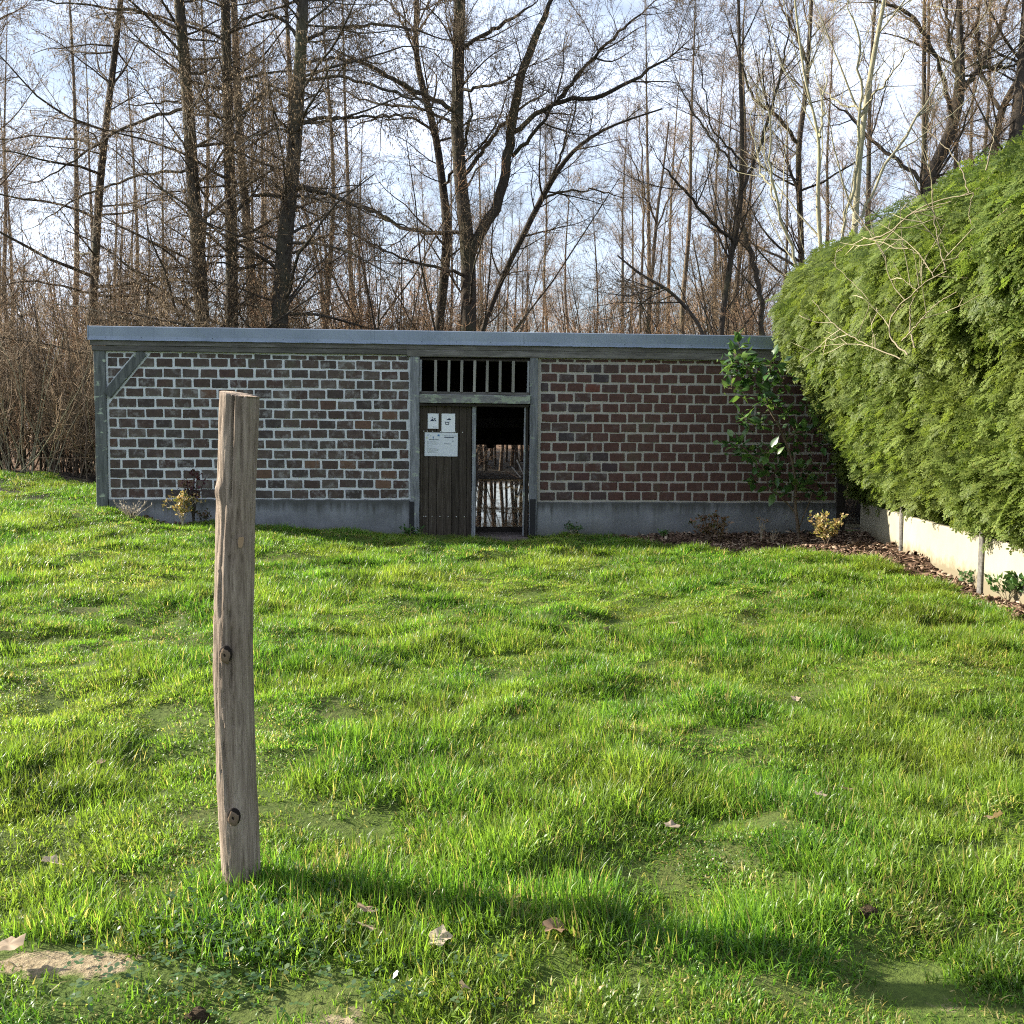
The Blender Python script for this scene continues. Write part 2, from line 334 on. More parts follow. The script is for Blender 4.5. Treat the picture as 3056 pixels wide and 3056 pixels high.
def H(x, y):
    x = np.asarray(x, float); y = np.asarray(y, float)
    num = 0; den = 0
    for (cx, cy, cz) in CP:
        w = 1.0/((x-cx)**2+(y-cy)**2+.25)**1.6; num = num+w*cz; den = den+w
    z = num/den
    z = z + (1-np.exp(-((x+.86)**2+(y-3.1)**2)/.3))*(.08*(fbm(x*.9, y*.9, 3)-.5) + np.where(y > 12.2, .5, 1.0)*(.20*(fbm(x*1.9, y*1.9, 9)-.5) + .07*(fbm(x*5, y*5, 19)-.5)))
    u, v = to_wall(x, y)
    xl = -.0344*y-.12
    pond = (x > xl) & (x < 7+.05*y) & (v > .9) & (y <= 42)
    inside = (u > .3) & (u < 9.9) & (v > .9) & (v < 4.6)
    z = np.where(pond | inside, -.75, z)
    far = (x > -10) & (x < 16) & (y > 42)
    bank = WATER_Z + .04 + (y-42)*.051 + .25*(fbm(x*.7, y*.5, 5)-.5)*np.clip((y-42)/6, 0, 1)
    z = np.where(far & (y < 66), np.minimum(bank, np.maximum(z, .9)), z)
    return z

BED = [(1.3,13.75),(1.55,13.1),(2.12,12.45),(3.14,11.98),(3.75,11.3),(3.95,10.4),(3.92,9.3),(3.85,8.2),(3.7,6.2),(4.4,6.2),(4.4,9),(4.65,12),(4.95,14.4),(1.3,14.0)]
def in_poly(x, y, poly):
    r = np.zeros(np.shape(x), bool); n = len(poly)
    for i in range(n):
        (x1, y1), (x2, y2) = poly[i], poly[(i+1) % n]
        c = ((y1 > y) != (y2 > y)) & (x < (x2-x1)*(y-y1)/((y2-y1) if y2 != y1 else 1e-9)+x1)
        r ^= c
    return r
BED2 = [from_wall(u, v) for u, v in ((.35,-.02),(.5,-.28),(1.2,-.4),(2.2,-.36),(3.2,-.22),(3.4,-.02))]
SAND = [(-1.20,2.68,.20,.055,1),(-.98,2.63,.12,.03,.7),(-1.1,2.40,.12,.03,.5),(-.44,2.46,.12,.05,.9),(-.62,2.38,.10,.03,.6),(1.05,2.66,.09,.03,.5),(1.10,2.56,.08,.03,.4),(-.15,2.36,.06,.025,.5)]
def sandiness(x, y):
    s = 0
    for (cx, cy, rx, ry, a) in SAND:
        d = ((x-cx)/rx)**2+((y-cy)/ry)**2; s = np.maximum(s, a*np.clip(1.35-d+.9*(fbm(x*14, y*14, 2)-.5), 0, 1))
    return s

gx = np.concatenate([-12-np.geomspace(1, 288, 22)[::-1], np.arange(-12, 7, .13), 7+np.geomspace(.5, 293, 24)])
gy = np.concatenate([[-30, -12, -6, -3, -1, 0], np.arange(1, 15.4, .13), np.arange(15.6, 45, .5), np.arange(45.5, 80, 1.5), 80+np.geomspace(2, 320, 14)])
X, Y = np.meshgrid(gx, gy); Z = H(X, Y)
nx, ny = len(gx), len(gy)
I = (np.arange(ny-1)[:, None]*nx+np.arange(nx-1)[None, :]).ravel()
gme = mesh('ground', np.stack([X, Y, Z], -1).reshape(-1, 3), (np.stack([I, I+1, I+nx+1, I+nx], 1),), M['ground'], True)
U_, V_ = to_wall(X, Y)
lit_m = np.clip((Y-(17.2+.35*np.minimum(X+9, 0)*-.2))/1.0, 0, 1)*(X < -5.3)+(V_ > .3)*(X >= -5.3)
vattr(gme, 'litter', np.clip(lit_m+(np.abs(X) > 30)*.3, 0, 1)); vattr(gme, 'bed', (in_poly(X, Y, BED) | in_poly(X, Y, BED2)).astype(float)); vattr(gme, 'sand', sandiness(X, Y)); vattr(gme, 'mud_shade', ((X > -10) & (X < 16) & (Y > 14.8) & (Y < 60)).astype(float))
tag(link('ground', gme), 'grassy earth of the lawn running back under the bare wood', 'ground', kind='structure')

# pond behind and under the wash-house
wv = [(-2.2,14.6),(8.5,14.6),(9.2,42.3),(-1.62,42.3)]
wme = mesh('pond_water', [(x, y, WATER_Z) for x, y in wv], [(0, 1, 2, 3)], M['water'])
tag(link('pond_water', wme), 'still pond water reflecting trunks and sky behind the doorway', 'water', kind='structure')

# ------------------------------------------------------------------ wash-house
wash = empty('wash_house', (WP[0], WP[1], 0), WA)
tag(wash, 'low brick and timber wash-house with zinc roof edge and half-open door', 'building')
def wbox(name, a, b, mat, parent=wash):
    return MB().box(a, b).build(name, M[mat], parent)
def wbeam(name, p0, p1, w, h, mat, parent=wash, side=(0, 1, 0), **kw):
    return beam(p0, p1, w, h, side, **kw).build(name, M[mat], parent)

# plinths with an uneven top edge
def plinth(u0, u1, z1, seed):
    r = random.Random(seed); n = 40; V = []; F = []
    for i in range(n+1):
        u = u0+(u1-u0)*i/n; dz = r.uniform(-.006, .006)
        for (v, z) in ((-.030+r.uniform(-.002, .002), -.5), (-.030+r.uniform(-.002, .002), .3), (-.028+r.uniform(-.002, .002), z1-.012+dz), (-.012, z1+dz), (.16, z1+dz), (.16, -.5)): V.append((u, v, z))
    for i in range(n):
        for q in range(6): F.append((i*6+q, (i+1)*6+q, (i+1)*6+(q+1) % 6, i*6+(q+1) % 6))
    F += [(0, 1, 2, 3, 4, 5), tuple(n*6+q for q in (5, 4, 3, 2, 1, 0))]
    mb = MB(); mb.add(V, F); return mb.build('plinth', M['concrete'], wash)
plinth(.15, 4.09, .578, 1); plinth(5.82, 10.02, .548, 2)
pan_l = wbox('brick_panel', (.14, .005, .56), (4.10, .15, 2.515), 'mortar_white'); pan_l['label'] = 'dark grey-brown brick panel with white pointing left of the door'
pan_r = wbox('brick_panel', (5.81, .005, .53), (10.03, .15, 2.515), 'mortar_buff'); pan_r['label'] = 'red-brown brick panel with buff pointing right of the door'

def clip(poly, n, d):      # keep n.p <= d
    out = []
    for i in range(len(poly)):
        a, b = poly[i], poly[(i+1) % len(poly)]
        da = n[0]*a[0]+n[1]*a[1]-d; db = n[0]*b[0]+n[1]*b[1]-d
        if da <= 0: out.append(a)
        if (da < 0) != (db < 0):
            t = da/(da-db); out.append((a[0]+(b[0]-a[0])*t, a[1]+(b[1]-a[1])*t))
    return out
def brick_vf(poly, r, proud=0.0):
    """irregular outline: corners rounded off, long sides wavering; front face at v = -proud, chamfered"""
    n = len(poly); pts = []
    for i in range(n):
        a, b, c = poly[i-1], poly[i], poly[(i+1) % n]
        def tow(p, q, dist):
            L = math.hypot(q[0]-p[0], q[1]-p[1]) or 1e-6; k = min(.4, dist/L); return (p[0]+(q[0]-p[0])*k, p[1]+(q[1]-p[1])*k)
        e = r.uniform(.004, .009)
        pts += [tow(b, a, e), tow(b, c, e)]
        if math.hypot(c[0]-b[0], c[1]-b[1]) > .12:
            m = r.uniform(.35, .65); pts.append((b[0]+(c[0]-b[0])*m, b[1]+(c[1]-b[1])*m))
    pts = [(x+r.uniform(-.0035, .0035), z+r.uniform(-.0035, .0035)) for x, z in pts]
    cx = sum(p[0] for p in pts)/len(pts); cz = sum(p[1] for p in pts)/len(pts); m = len(pts); V = []; F = []
    tilt = (r.uniform(-.02, .02), r.uniform(-.02, .02))
    for k, (v, s) in enumerate(((.03, 1.0), (.0015, 1.0), (-proud, .955))):
        for (x, z) in pts:
            zz = cz+(z-cz)*(s if s == 1 else .93); xx = cx+(x-cx)*s
            V.append((xx, v+(tilt[0]*(xx-cx)+tilt[1]*(zz-cz) if k == 2 else 0), zz))
    for k in range(2):
        for i in range(m): F.append((k*m+i, k*m+(i+1) % m, (k+1)*m+(i+1) % m, (k+1)*m+i))
    F.append(tuple(2*m+i for i in range(m)))
    return V, F
def local_brick(bw, bh, seed):
    return mesh('brick', *brick_vf([(-bw/2, -bh/2), (bw/2, -bh/2), (bw/2, bh/2), (-bw/2, bh/2)], random.Random(seed), .004))
PER = .2365; JT = .0255
def lay(u0, u1, z0, pitch, rows, top0, top1, mat, panel, seed, cut=None, limit=None, hide=None):
    r = random.Random(seed); variants = []
    for s in range(10):
        me = local_brick(PER-JT, pitch-JT, seed*50+s); me.materials.append(M[mat]); variants.append(me)
    rest = MB(); count = 0; cells = []
    for row in range(rows+1):
        za = z0+row*pitch; zb = za+pitch-JT
        if row == rows: za, zb = top0, top1
        s = u0-(.5 if row % 2 else 0)*PER+r.uniform(-.02, .02)+(.02 if row % 2 else 0)
        while s < u1-.02:
            a, b = max(s, u0), min(s+PER-JT, u1); s += PER
            if b-a < .03: continue
            wv_ = .005*math.sin(a*2.1+row*1.3)+.003*math.sin(a*5.3+row*2.9); cells.append((a+r.uniform(0, .005)*(a > u0), b-r.uniform(0, .005)*(b < u1), za+wv_+r.uniform(-.003, .003), min(zb+wv_+r.uniform(-.003, .003), 2.496), row))
    cells.sort(key=lambda c: c[0])
    for (a, b, za, zb, row) in cells:
        full = (b-a) > PER-JT-.012 and row < rows
        polys = [[(a, za), (b, za), (b, zb), (a, zb)]]
        if cut: 
            polys = cut(polys[0]); full = full and len(polys) == 1 and len(polys[0]) == 4 and abs(polys[0][0][0]-a) < 1e-6 and abs(polys[0][2][0]-b) < 1e-6 and abs(polys[0][2][1]-zb) < 1e-6 and abs(polys[0][0][1]-za) < 1e-6
        for poly in polys:
            if len(poly) < 3: continue
            ar = abs(sum(poly[i-1][0]*poly[i][1]-poly[i][0]*poly[i-1][1] for i in range(len(poly))))/2
            if ar < .0012: continue
            if limit is not None and a > limit:
                rest.add(*brick_vf(poly, r, .004)); continue
            if full:
                o = link('brick', r.choice(variants), panel); o.location = ((a+b)/2, 0, (za+zb)/2)
                o.rotation_euler = (0, r.uniform(-.014, .014), 0); o.scale = (r.uniform(.95, 1.035), 1, r.uniform(.92, 1.06))
            else:
                cx = sum(p[0] for p in poly)/len(poly); cz = sum(p[1] for p in poly)/len(poly)
                o = link('brick', mesh('brick', *brick_vf([(p[0]-cx, p[1]-cz) for p in poly], r, .004), M[mat]), panel); o.location = (cx, 0, cz)
            count += 1
    if rest.V:
        o = rest.build('bricks', M[mat], panel); o['kind'] = 'stuff'
    return count
# the diagonal brace, and the bricks cut to it
BR0 = (.135, 1.915); BR1 = (.632, 2.520)
bn = (-(BR1[1]-BR0[1]), BR1[0]-BR0[0]); bl = math.hypot(*bn); bn = (bn[0]/bl, bn[1]/bl); bd = bn[0]*BR0[0]+bn[1]*BR0[1]
def cut_brace(poly):
    up = clip(poly, (-bn[0], -bn[1]), -(bd+.085)); lo = clip(poly, bn, bd-.085)
    return [p for p in (up, lo) if len(p) >= 3]
nl = lay(.17, 4.075, .597, .1326, 14, 2.440, 2.492, 'brick_dark', pan_l, 3, cut_brace)
nr = lay(5.86, 9.98, .575, .1337, 14, 2.447, 2.482, 'brick_red', pan_r, 4, None, 6.75)

wbeam('corner_post', (.065, .045, .25), (.068, .045, 2.572), .148, .15, 'timber_dark', jit=.004, seed=1)
wbeam('brace', (BR0[0]+.02, -.012, BR0[1]+.024), (BR1[0]-.01, -.012, BR1[1]-.012), .118, .05, 'timber_dark', jit=.004, seed=2)
wbeam('wall_plate', (-.02, .035, 2.546), (4.30, .035, 2.546), .068, .16, 'timber_horizontal', seed=3)
wbeam('wall_plate', (4.06, .022, 2.535), (10.08, .022, 2.541), .088, .15, 'timber_horizontal', seed=4)
wbeam('fascia_board', (-.04, -.035, 2.618), (10.12, -.035, 2.618), .072, .03, 'timber_horizontal', seed=5, jit=.002)
for (a, b, s) in ((4.100, 4.222, 6), (5.708, 5.815, 7)):
    wbeam('door_post', ((a+b)/2, .018, .10), ((a+b)/2, .018, 2.49), b-a, .13, 'timber_vertical', seed=s, jit=.004)
wbeam('door_jamb', (4.245, .05, .06), (4.245, .05, 1.88), .035, .09, 'door_wood', seed=8)
wbeam('door_jamb', (5.672, .05, .06), (5.664, .05, 1.88), .05, .09, 'dark_wood', seed=9)
wbeam('door_stop', (5.632, -.005, .09), (5.645, -.005, 1.84), .022, .03, 'timber_vertical', seed=29)
wbox('post_shoe', (4.086, -.055, .05), (4.150, .06, .555), 'dark_metal'); wbox('post_shoe', (5.715, -.055, .05), (5.792, .06, .59), 'dark_metal')
lin = wbeam('lintel', (4.224, -.005, 1.936), (5.706, -.005, 1.930), .112, .14, 'timber_lichen', seed=10, jit=.005)
lin['label'] = 'weathered lintel crusted with pale green lichen'
wbeam('door_track', (4.224, -.012, 1.855), (5.69, -.012, 1.85), .034, .06, 'dark_wood', seed=11)
gr = wbox('grille', (4.224, .05, 2.452), (5.706, .11, 2.488), 'dark_wood')
wbeam('rail', (4.226, .03, 2.012), (5.704, .03, 2.008), .042, .08, 'timber_horizontal', gr, seed=12)
wbeam('rail', (4.226, .035, 2.463), (5.704, .035, 2.459), .03, .06, 'dark_wood', gr, seed=13)
for i, u in enumerate((4.235, 4.436, 4.612, 4.785, 4.957, 5.127, 5.300, 5.478, 5.680)):
    w = .036 if i not in (0, 8) else .03
    wbeam('bar', (u, -.015, 2.03), (u+.004, -.015, 2.45), w, .04, 'pale_wood' if 0 < i < 8 else 'timber_vertical', gr, seed=20+i, ch=.004)

# sliding door: boards, stile, studs
door = wbeam('door', (4.60, .052, .07), (4.60, .052, 1.835), .70, .014, 'dark_wood', seed=30, jit=0)
door['label'] = 'dark brown boarded door slid half open'
us = [4.256, 4.345, 4.452, 4.553, 4.655, 4.757, 4.858, 4.925]
for i in range(7):
    a, b = us[i]+.0025, us[i+1]-.0025
    wbeam('plank', ((a+b)/2, .030, .045), ((a+b)/2, .030, 1.838), b-a, .026, 'door_wood', door, seed=31+i, ch=.004, jit=.0015)
wbeam('stile', (4.953, .018, .03), (4.958, .018, 1.84), .052, .05, 'timber_vertical', door, seed=40, jit=.002)
def stud(u, z):
    me = bpy.data.meshes.new('stud'); bm = bmesh.new(); bmesh.ops.create_icosphere(bm, subdivisions=1, radius=.0085); bm.to_mesh(me); bm.free(); me.materials.append(M['bright_nail'])
    o = link('stud', me, door); o.location = (u, .014, z); o.scale = (1, .6, 1)
for u, z in ((4.281,1.500),(4.330,1.500),(4.40,1.498),(4.505,1.494),(4.708,1.492),(4.803,1.488),(4.28,.35),(4.31,.35),(4.395,.348),(4.50,.347),(4.61,.345),(4.72,.344),(4.83,.344),(4.945,1.79)): stud(u, z)

# threshold, basin edge, interior
wbox('threshold', (4.23, -.16, -.4), (5.70, .75, .068), 'stone')
wbeam('basin_edge', (4.0, .86, .03), (6.0, .86, .03), .20, .12, 'dark_wood', seed=50)
for (u, a) in ((.02, 1), (9.90, 1)):
    wbox('side_wall', (u, .16, -.5), (u+.12, 4.5, 2.5), 'dark_wood')
for i in range(11):
    z = 1.29+i*.115
    wbeam('back_board', (.15, 4.4+.012*(i % 2), z+.055), (9.9, 4.4+.012*(i % 2), z+.055), .121, .022, 'dark_wood', seed=60+i, seg=6)
for u in (1.2, 3.2, 5.42, 7.4, 9.0): wbeam('back_post', (u, 4.28, 1.22), (u, 4.28, 2.6), .12, .12, 'dark_wood', seed=80)
wbeam('tie_beam', (.14, 3.3, 1.66), (9.9, 3.3, 1.66), .16, .12, 'dark_wood', seed=81)
for i in range(9):
    u = .6+i*1.12; wbeam('rafter', (u, .12, 2.56), (u, 4.9, 2.40), .07, .13, 'dark_wood', side=(0, 0, 1), seed=90+i)
for i in range(16):
    v = .2+i*.3; wbeam('batten', (.0, v, 2.645-.033*v), (10.0, v, 2.645-.033*v), .06, .024, 'dark_wood', side=(0, 0, 1), seed=110+i, seg=5)
mb = MB(); V = [(-.05,-.045,2.662),(10.12,-.045,2.662),(10.12,5.1,2.50),(-.05,5.1,2.50),(-.05,-.045,2.80),(10.12,-.045,2.80),(10.12,5.1,2.62),(-.05,5.1,2.62)]
mb.add(V, [(3,2,1,0),(4,5,6,7),(0,1,5,4),(1,2,6,5),(2,3,7,6),(3,0,4,7)]); roof = mb.build('roof', M['dark_wood'], wash)
# zinc edge in lengths, each with a drip lip, a rolled top and lapped seam
def zinc_strip(u0, u1, seed):
    r = random.Random(seed); n = 10; V = []; F = []; prof = [(.10, 2.815), (-.052, 2.832), (-.062, 2.824), (-.060, 2.700), (-.063, 2.668), (-.078, 2.654), (-.078, 2.648), (-.05, 2.650)]
    m = len(prof)
    for i in range(n+1):
        u = u0+(u1-u0)*i/n
        for (v, z) in prof: V.append((u, v+r.uniform(-.0018, .0018), z+r.uniform(-.0015, .0015)))
    for i in range(n):
        for q in range(m-1): F.append((i*m+q, i*m+q+1, (i+1)*m+q+1, (i+1)*m+q))
    mb = MB(); mb.add(V, F); o = mb.build('zinc_strip', M['zinc'], roof, False)
    s = o.modifiers.new('thickness', 'SOLIDIFY'); s.thickness = .0025; s.offset = -1
ue = [-.052, 1.20, 2.47, 3.73, 5.0, 6.27, 7.53, 8.8, 10.13]
for i in range(8): zinc_strip(ue[i], ue[i+1]+(.004 if i < 7 else 0), i)
mb = MB(); mb.box((-.066, -.064, 2.652), (-.054, 5.1, 2.836)); mb.build('zinc_verge', M['zinc'], roof)
for i in range(19):
    me = bpy.data.meshes.new('rivet'); bm = bmesh.new(); bmesh.ops.create_icosphere(bm, subdivisions=1, radius=.006); bm.to_mesh(me); bm.free(); me.materials.append(M['dark_metal'])
    o = link('rivet', me, roof); o.location = (.16+i*.455, -.062, 2.688)
wbeam('corner_post', (10.07, .03, .1), (10.07, .03, 2.5), .13, .13, 'dark_wood', seed=55)

# notices pinned on the door
def wpt(u, v, z): x, y = from_wall(u, v); return (x, y, z)
def disc(mb, c, r, n=14, sx=1, sz=1, y=0): mb.add([(c[0]+r*sx*math.cos(i*2*math.pi/n), y, c[1]+r*sz*math.sin(i*2*math.pi/n)) for i in range(n)], [tuple(range(n))])
def poly(mb, pts, y=0): mb.add([(x, y, z) for x, z in pts], [tuple(range(len(pts)))])
def stroke(mb, pts, w, y=0):
    for (a, b) in zip(pts[:-1], pts[1:]):
        dx, dz = b[0]-a[0], b[1]-a[1]; L = math.hypot(dx, dz) or 1; nx_, nz_ = -dz/L*w/2, dx/L*w/2
        poly(mb, [(a[0]+nx_, a[1]+nz_), (b[0]+nx_, b[1]+nz_), (b[0]-nx_, b[1]-nz_), (a[0]-nx_, a[1]-nz_)], y)
def notice(u0, u1, z0, z1, mat, label, tilt=0, v=.008):
    w, h = u1-u0, z1-z0; mb = MB(); n = 6
    r = random.Random(int(u0*1000)); V = []; F = []
    for j in range(n+1):
        for i in range(n+1): V.append((-w/2+w*i/n, .0012*math.sin(i*1.3+j)-r.uniform(0, .0006), -h/2+h*j/n))
    for j in range(n):
        for i in range(n): q = j*(n+1)+i; F.append((q, q+1, q+n+2, q+n+1))
    mb.add(V, F); o = mb.build('notice', M[mat]); s = o.modifiers.new('t', 'SOLIDIFY'); s.thickness = .002; s.offset = 1
    o.location = wpt((u0+u1)/2, v, (z0+z1)/2); o.rotation_euler = (0, tilt, WA); tag(o, label, 'notice', 'notices pinned on the door'); return o, w, h
n1, w, h = notice(4.333, 4.477, 1.535, 1.738, 'paper', 'smaller upper left white notice with dark pictogram on the door', .004)
mb = MB(); poly(mb, [(-.042,-.0),(-.02,.026),(-.005,.03),(.012,.004),(.006,0)], -.0045); poly(mb, [(-.016,.05),(-.010,.056),(.004,.034),(-.002,.03)], -.0045); disc(mb, (.024,.032), .009, y=-.0045); disc(mb, (-.032,.044), .0035, y=-.0045); poly(mb, [(.008,.02),(.014,.026),(.04,.006),(.04,-.004),(.03,-.003)], -.0045)
mb.build('pictogram', M['print_navy'], n1)
mb = MB(); disc(mb, (.008,-.078), .008, sx=1.3, sz=.8, y=-.0045); stroke(mb, [(.02,-.08),(.055,-.078)], .006, -.0045); mb.build('stamp', M['print_grey'], n1)
n2, w, h = notice(4.518, 4.700, 1.488, 1.738, 'paper', 'taller upper right white notice with basin pictogram on the door', .003)
mb = MB(); disc(mb, (.010,.047), .028, sx=1.05, sz=.28, y=-.0045); disc(mb, (.010,.060), .008, sz=.8, y=-.0045)
stroke(mb, [(-.045,.018),(-.035,-.022)], .008, -.0045); stroke(mb, [(-.037,-.020),(.000,-.020)], .009, -.0048); stroke(mb, [(.000,-.022),(.010,.008)], .008, -.0045); stroke(mb, [(-.047,.016),(-.03,.010),(-.01,.007),(.008,.012)], .008, -.0051)
for c in ((-.022,.028),(.012,.022),(-.008,.024)): disc(mb, c, .0032, 8, y=-.0045)
mb.build('pictogram', M['print_navy'], n2)
n3, w, h = notice(4.292, 4.735, 1.165, 1.482, 'poster_paper', 'wide printed information poster below the two white notices on the door', .012)
L = -w/2; T = h/2
mb = MB()
for z, a, b in ((.122,.035,.15),(.138,.035,.18),(.152,.035,.17),(.18,.035,.14),(.21,.035,.16),(.222,.035,.19),(.236,.035,.18),(.25,.035,.15),(.268,.035,.175)): stroke(mb, [(L+a, T-z), (L+b, T-z-.002)], .0035, -.0045)
stroke(mb, [(L+.26, T-.04), (L+.425, T-.042)], .006, -.0045); stroke(mb, [(L+.26, T-.145), (L+.345, T-.147)], .007, -.0045)
for q in range(9): disc(mb, (L+.02+q*.042, T-.299), .004, 6, y=-.0045)
mb.build('text_line', M['print_grey'], n3)
mb = MB(); stroke(mb, [(L+.06, T-.094), (L+.19, T-.096)], .006, -.0045); stroke(mb, [(L+.262, T-.06), (L+.39, T-.064)], .010, -.0045); disc(mb, (L+.378, T-.112), .008, sx=.8, y=-.0045); mb.build('heading', M['print_navy'], n3)
mb = MB(); poly(mb, [(L+.172,T-.026),(L+.172,T-.048),(L+.198,T-.048),(L+.198,T-.026)], -.0045); poly(mb, [(L+.105,T-.056),(L+.115,T-.05),(L+.122,T-.076),(L+.108,T-.08)], -.0045); disc(mb, (L+.042,T-.034), .008, y=-.0045); mb.build('emblem', M['print_blue'], n3)
mb = MB(); disc(mb, (L+.028,T-.07), .011, sx=.8, sz=1.2, y=-.0045); disc(mb, (L+.08,T-.045), .006, y=-.0045); mb.build('emblem', M['print_green'], n3)

# ------------------------------------------------------------------ the foreground post
def post():
    root = empty('wooden_post', (-.862, 3.20, 0)); tag(root, 'weathered round wooden post standing upright in the foreground lawn', 'post')
    nz, na = 210, 72
    zs = np.linspace(-.06, 1.572, nz); an = np.linspace(0, 2*np.pi, na, endpoint=False)
    cxs = np.interp(zs, [-.06, 0, .35, .75, 1.1, 1.57], [.0, 0.0, -.012, -.020, -.008, .014]); rr = np.interp(zs, [-.06, 0, .2, .75, 1.57], [.058, .058, .0605, .0595, .0585])
    A, Zg = np.meshgrid(an, zs); R = np.repeat(rr[:, None], na, 1)
    flat_ = np.clip(-np.sin(A), 0, 1); R = R*(1-.055*flat_**3)                         # front a little flattened
    R = R + .0045*(fbm(A*2.2, Zg*2.0, 4)-.5)*2 + .0032*(fbm(A*9, Zg*6, 8)-.5)*2 + .0022*(fbm(A*24, Zg*7, 18)-.5)*2 - .004*np.clip(fbm(A*7, Zg*3.2, 28)-.62, 0, 1)/.2
    def groove(a0, z0, z1, dep, wid, wob=0.0):
        aa = a0+wob*(fbm(Zg*6, Zg*0, 3)-.5); return dep*np.exp(-((A-aa)/wid)**2)*np.clip((Zg-z0)/.05, 0, 1)*np.clip((z1-Zg)/.01, 0, 1)
    F_ = 1.5*np.pi                                                                     # front direction (-y)
    R = R-groove(F_-.08, 1.22, 1.7, .020, .028, .1)-groove(F_+.45, 1.38, 1.7, .006, .03)-groove(F_+.75, .15, 1.2, .003, .05, .4)-groove(F_+.15, .5, .95, .006, .03, .5)-groove(F_-.45, .3, 1.05, .005, .03, .6)-groove(F_+.5, .1, .62, .005, .03, .5)-groove(F_-.3, .02, .3, .004, .03, .4)-groove(F_+.3, .95, 1.3, .004, .025, .4)-groove(F_-.9, .5, 1.5, .003, .03, .8)-groove(F_-1.2, .1, .9, .003, .03, .8)
    R = R-groove(F_+.12, 1.09, 1.14, .010, .045)-groove(F_-.02, 1.03, 1.08, .010, .04)
    for (a0, z0, s) in ((F_-.10, .763, .006), (F_+.02, .245, .009), (F_-.95, 1.27, .012)):
        R = R+s*np.exp(-(((A-a0)/.30)**2+((Zg-z0)/.03)**2))
    Xp = R*np.cos(A)+cxs[:, None]; Yp = R*np.sin(A)
    top = Zg.copy(); top[-1] += .006*np.sin(A[-1]*1)-.010*np.cos(A[-1])
    V = np.stack([Xp, Yp, top], -1).reshape(-1, 3)
    i = np.arange(nz-1)[:, None]*na; j = np.arange(na)[None, :]; q = np.stack([i+j, i+(j+1) % na, i+na+(j+1) % na, i+na+j], -1).reshape(-1, 4)
    V = np.vstack([V, [[cxs[-1], 0, 1.575]]]); c = len(V)-1
    t = np.stack([np.full(na, c), (nz-1)*na+np.arange(na), (nz-1)*na+(np.arange(na)+1) % na], 1)
    o = link('shaft', mesh('shaft', V, (q, t), M['post_wood'], True), root)
    for (a0, z0, s) in ((F_-.10, .763, .026), (F_+.02, .245, .027)):
        r0 = .0605; me = bpy.data.meshes.new('knot'); bm = bmesh.new(); bmesh.ops.create_uvsphere(bm, u_segments=18, v_segments=10, radius=1)
        rn = random.Random(int(z0*100))
        for vv in bm.verts:
            d = math.hypot(vv.co.x, vv.co.z); f = 1+.06*math.sin(4*math.atan2(vv.co.z, vv.co.x))+rn.uniform(-.05, .05)
            vv.co.x *= f; vv.co.z *= f
            vv.co.y *= 1-.35*max(0, 1-d/.6)
        bm.to_mesh(me); bm.free(); me.materials.append(M['knot_wood'])
        kn = link('knot', me, root); kn.scale = (s*.72, s*.42, s); kn.location = (r0*math.cos(a0)+np.interp(z0, zs, cxs), r0*math.sin(a0)*.965, z0); kn.rotation_euler = (0, 0, a0-F_)
        m2 = bpy.data.meshes.new('knot_ring'); bm = bmesh.new(); bmesh.ops.create_uvsphere(bm, u_segments=18, v_segments=8, radius=1); bm.to_mesh(m2); bm.free(); m2.materials.append(M['dark_hole'])
        k2 = link('knot_ring', m2, kn); k2.scale = (1.13, .78, 1.08); k2.location = (.02, 0, .12)
    mb = MB(); mb.add([(math.copysign(abs(math.cos(t))**.6, math.cos(t))*.0085+.002*math.sin(t), 0, math.copysign(abs(math.sin(t))**.7, math.sin(t))*.017+.003*math.cos(2*t)) for t in np.linspace(0, 2*np.pi, 14, endpoint=False)], [tuple(range(14))])
    k = bpy.data.materials.get('bare_wood') or flat_mat()
    sp = mb.build('bare_patch', k, root); sp.location = (.026, -.0552, 1.118); sp.rotation_euler = (0, 0, .45)
    s = sp.modifiers.new('t', 'SOLIDIFY'); s.thickness = .002
def flat_mat(): flat('bare_wood', (.30, .20, .12)); return M['bare_wood']
post()

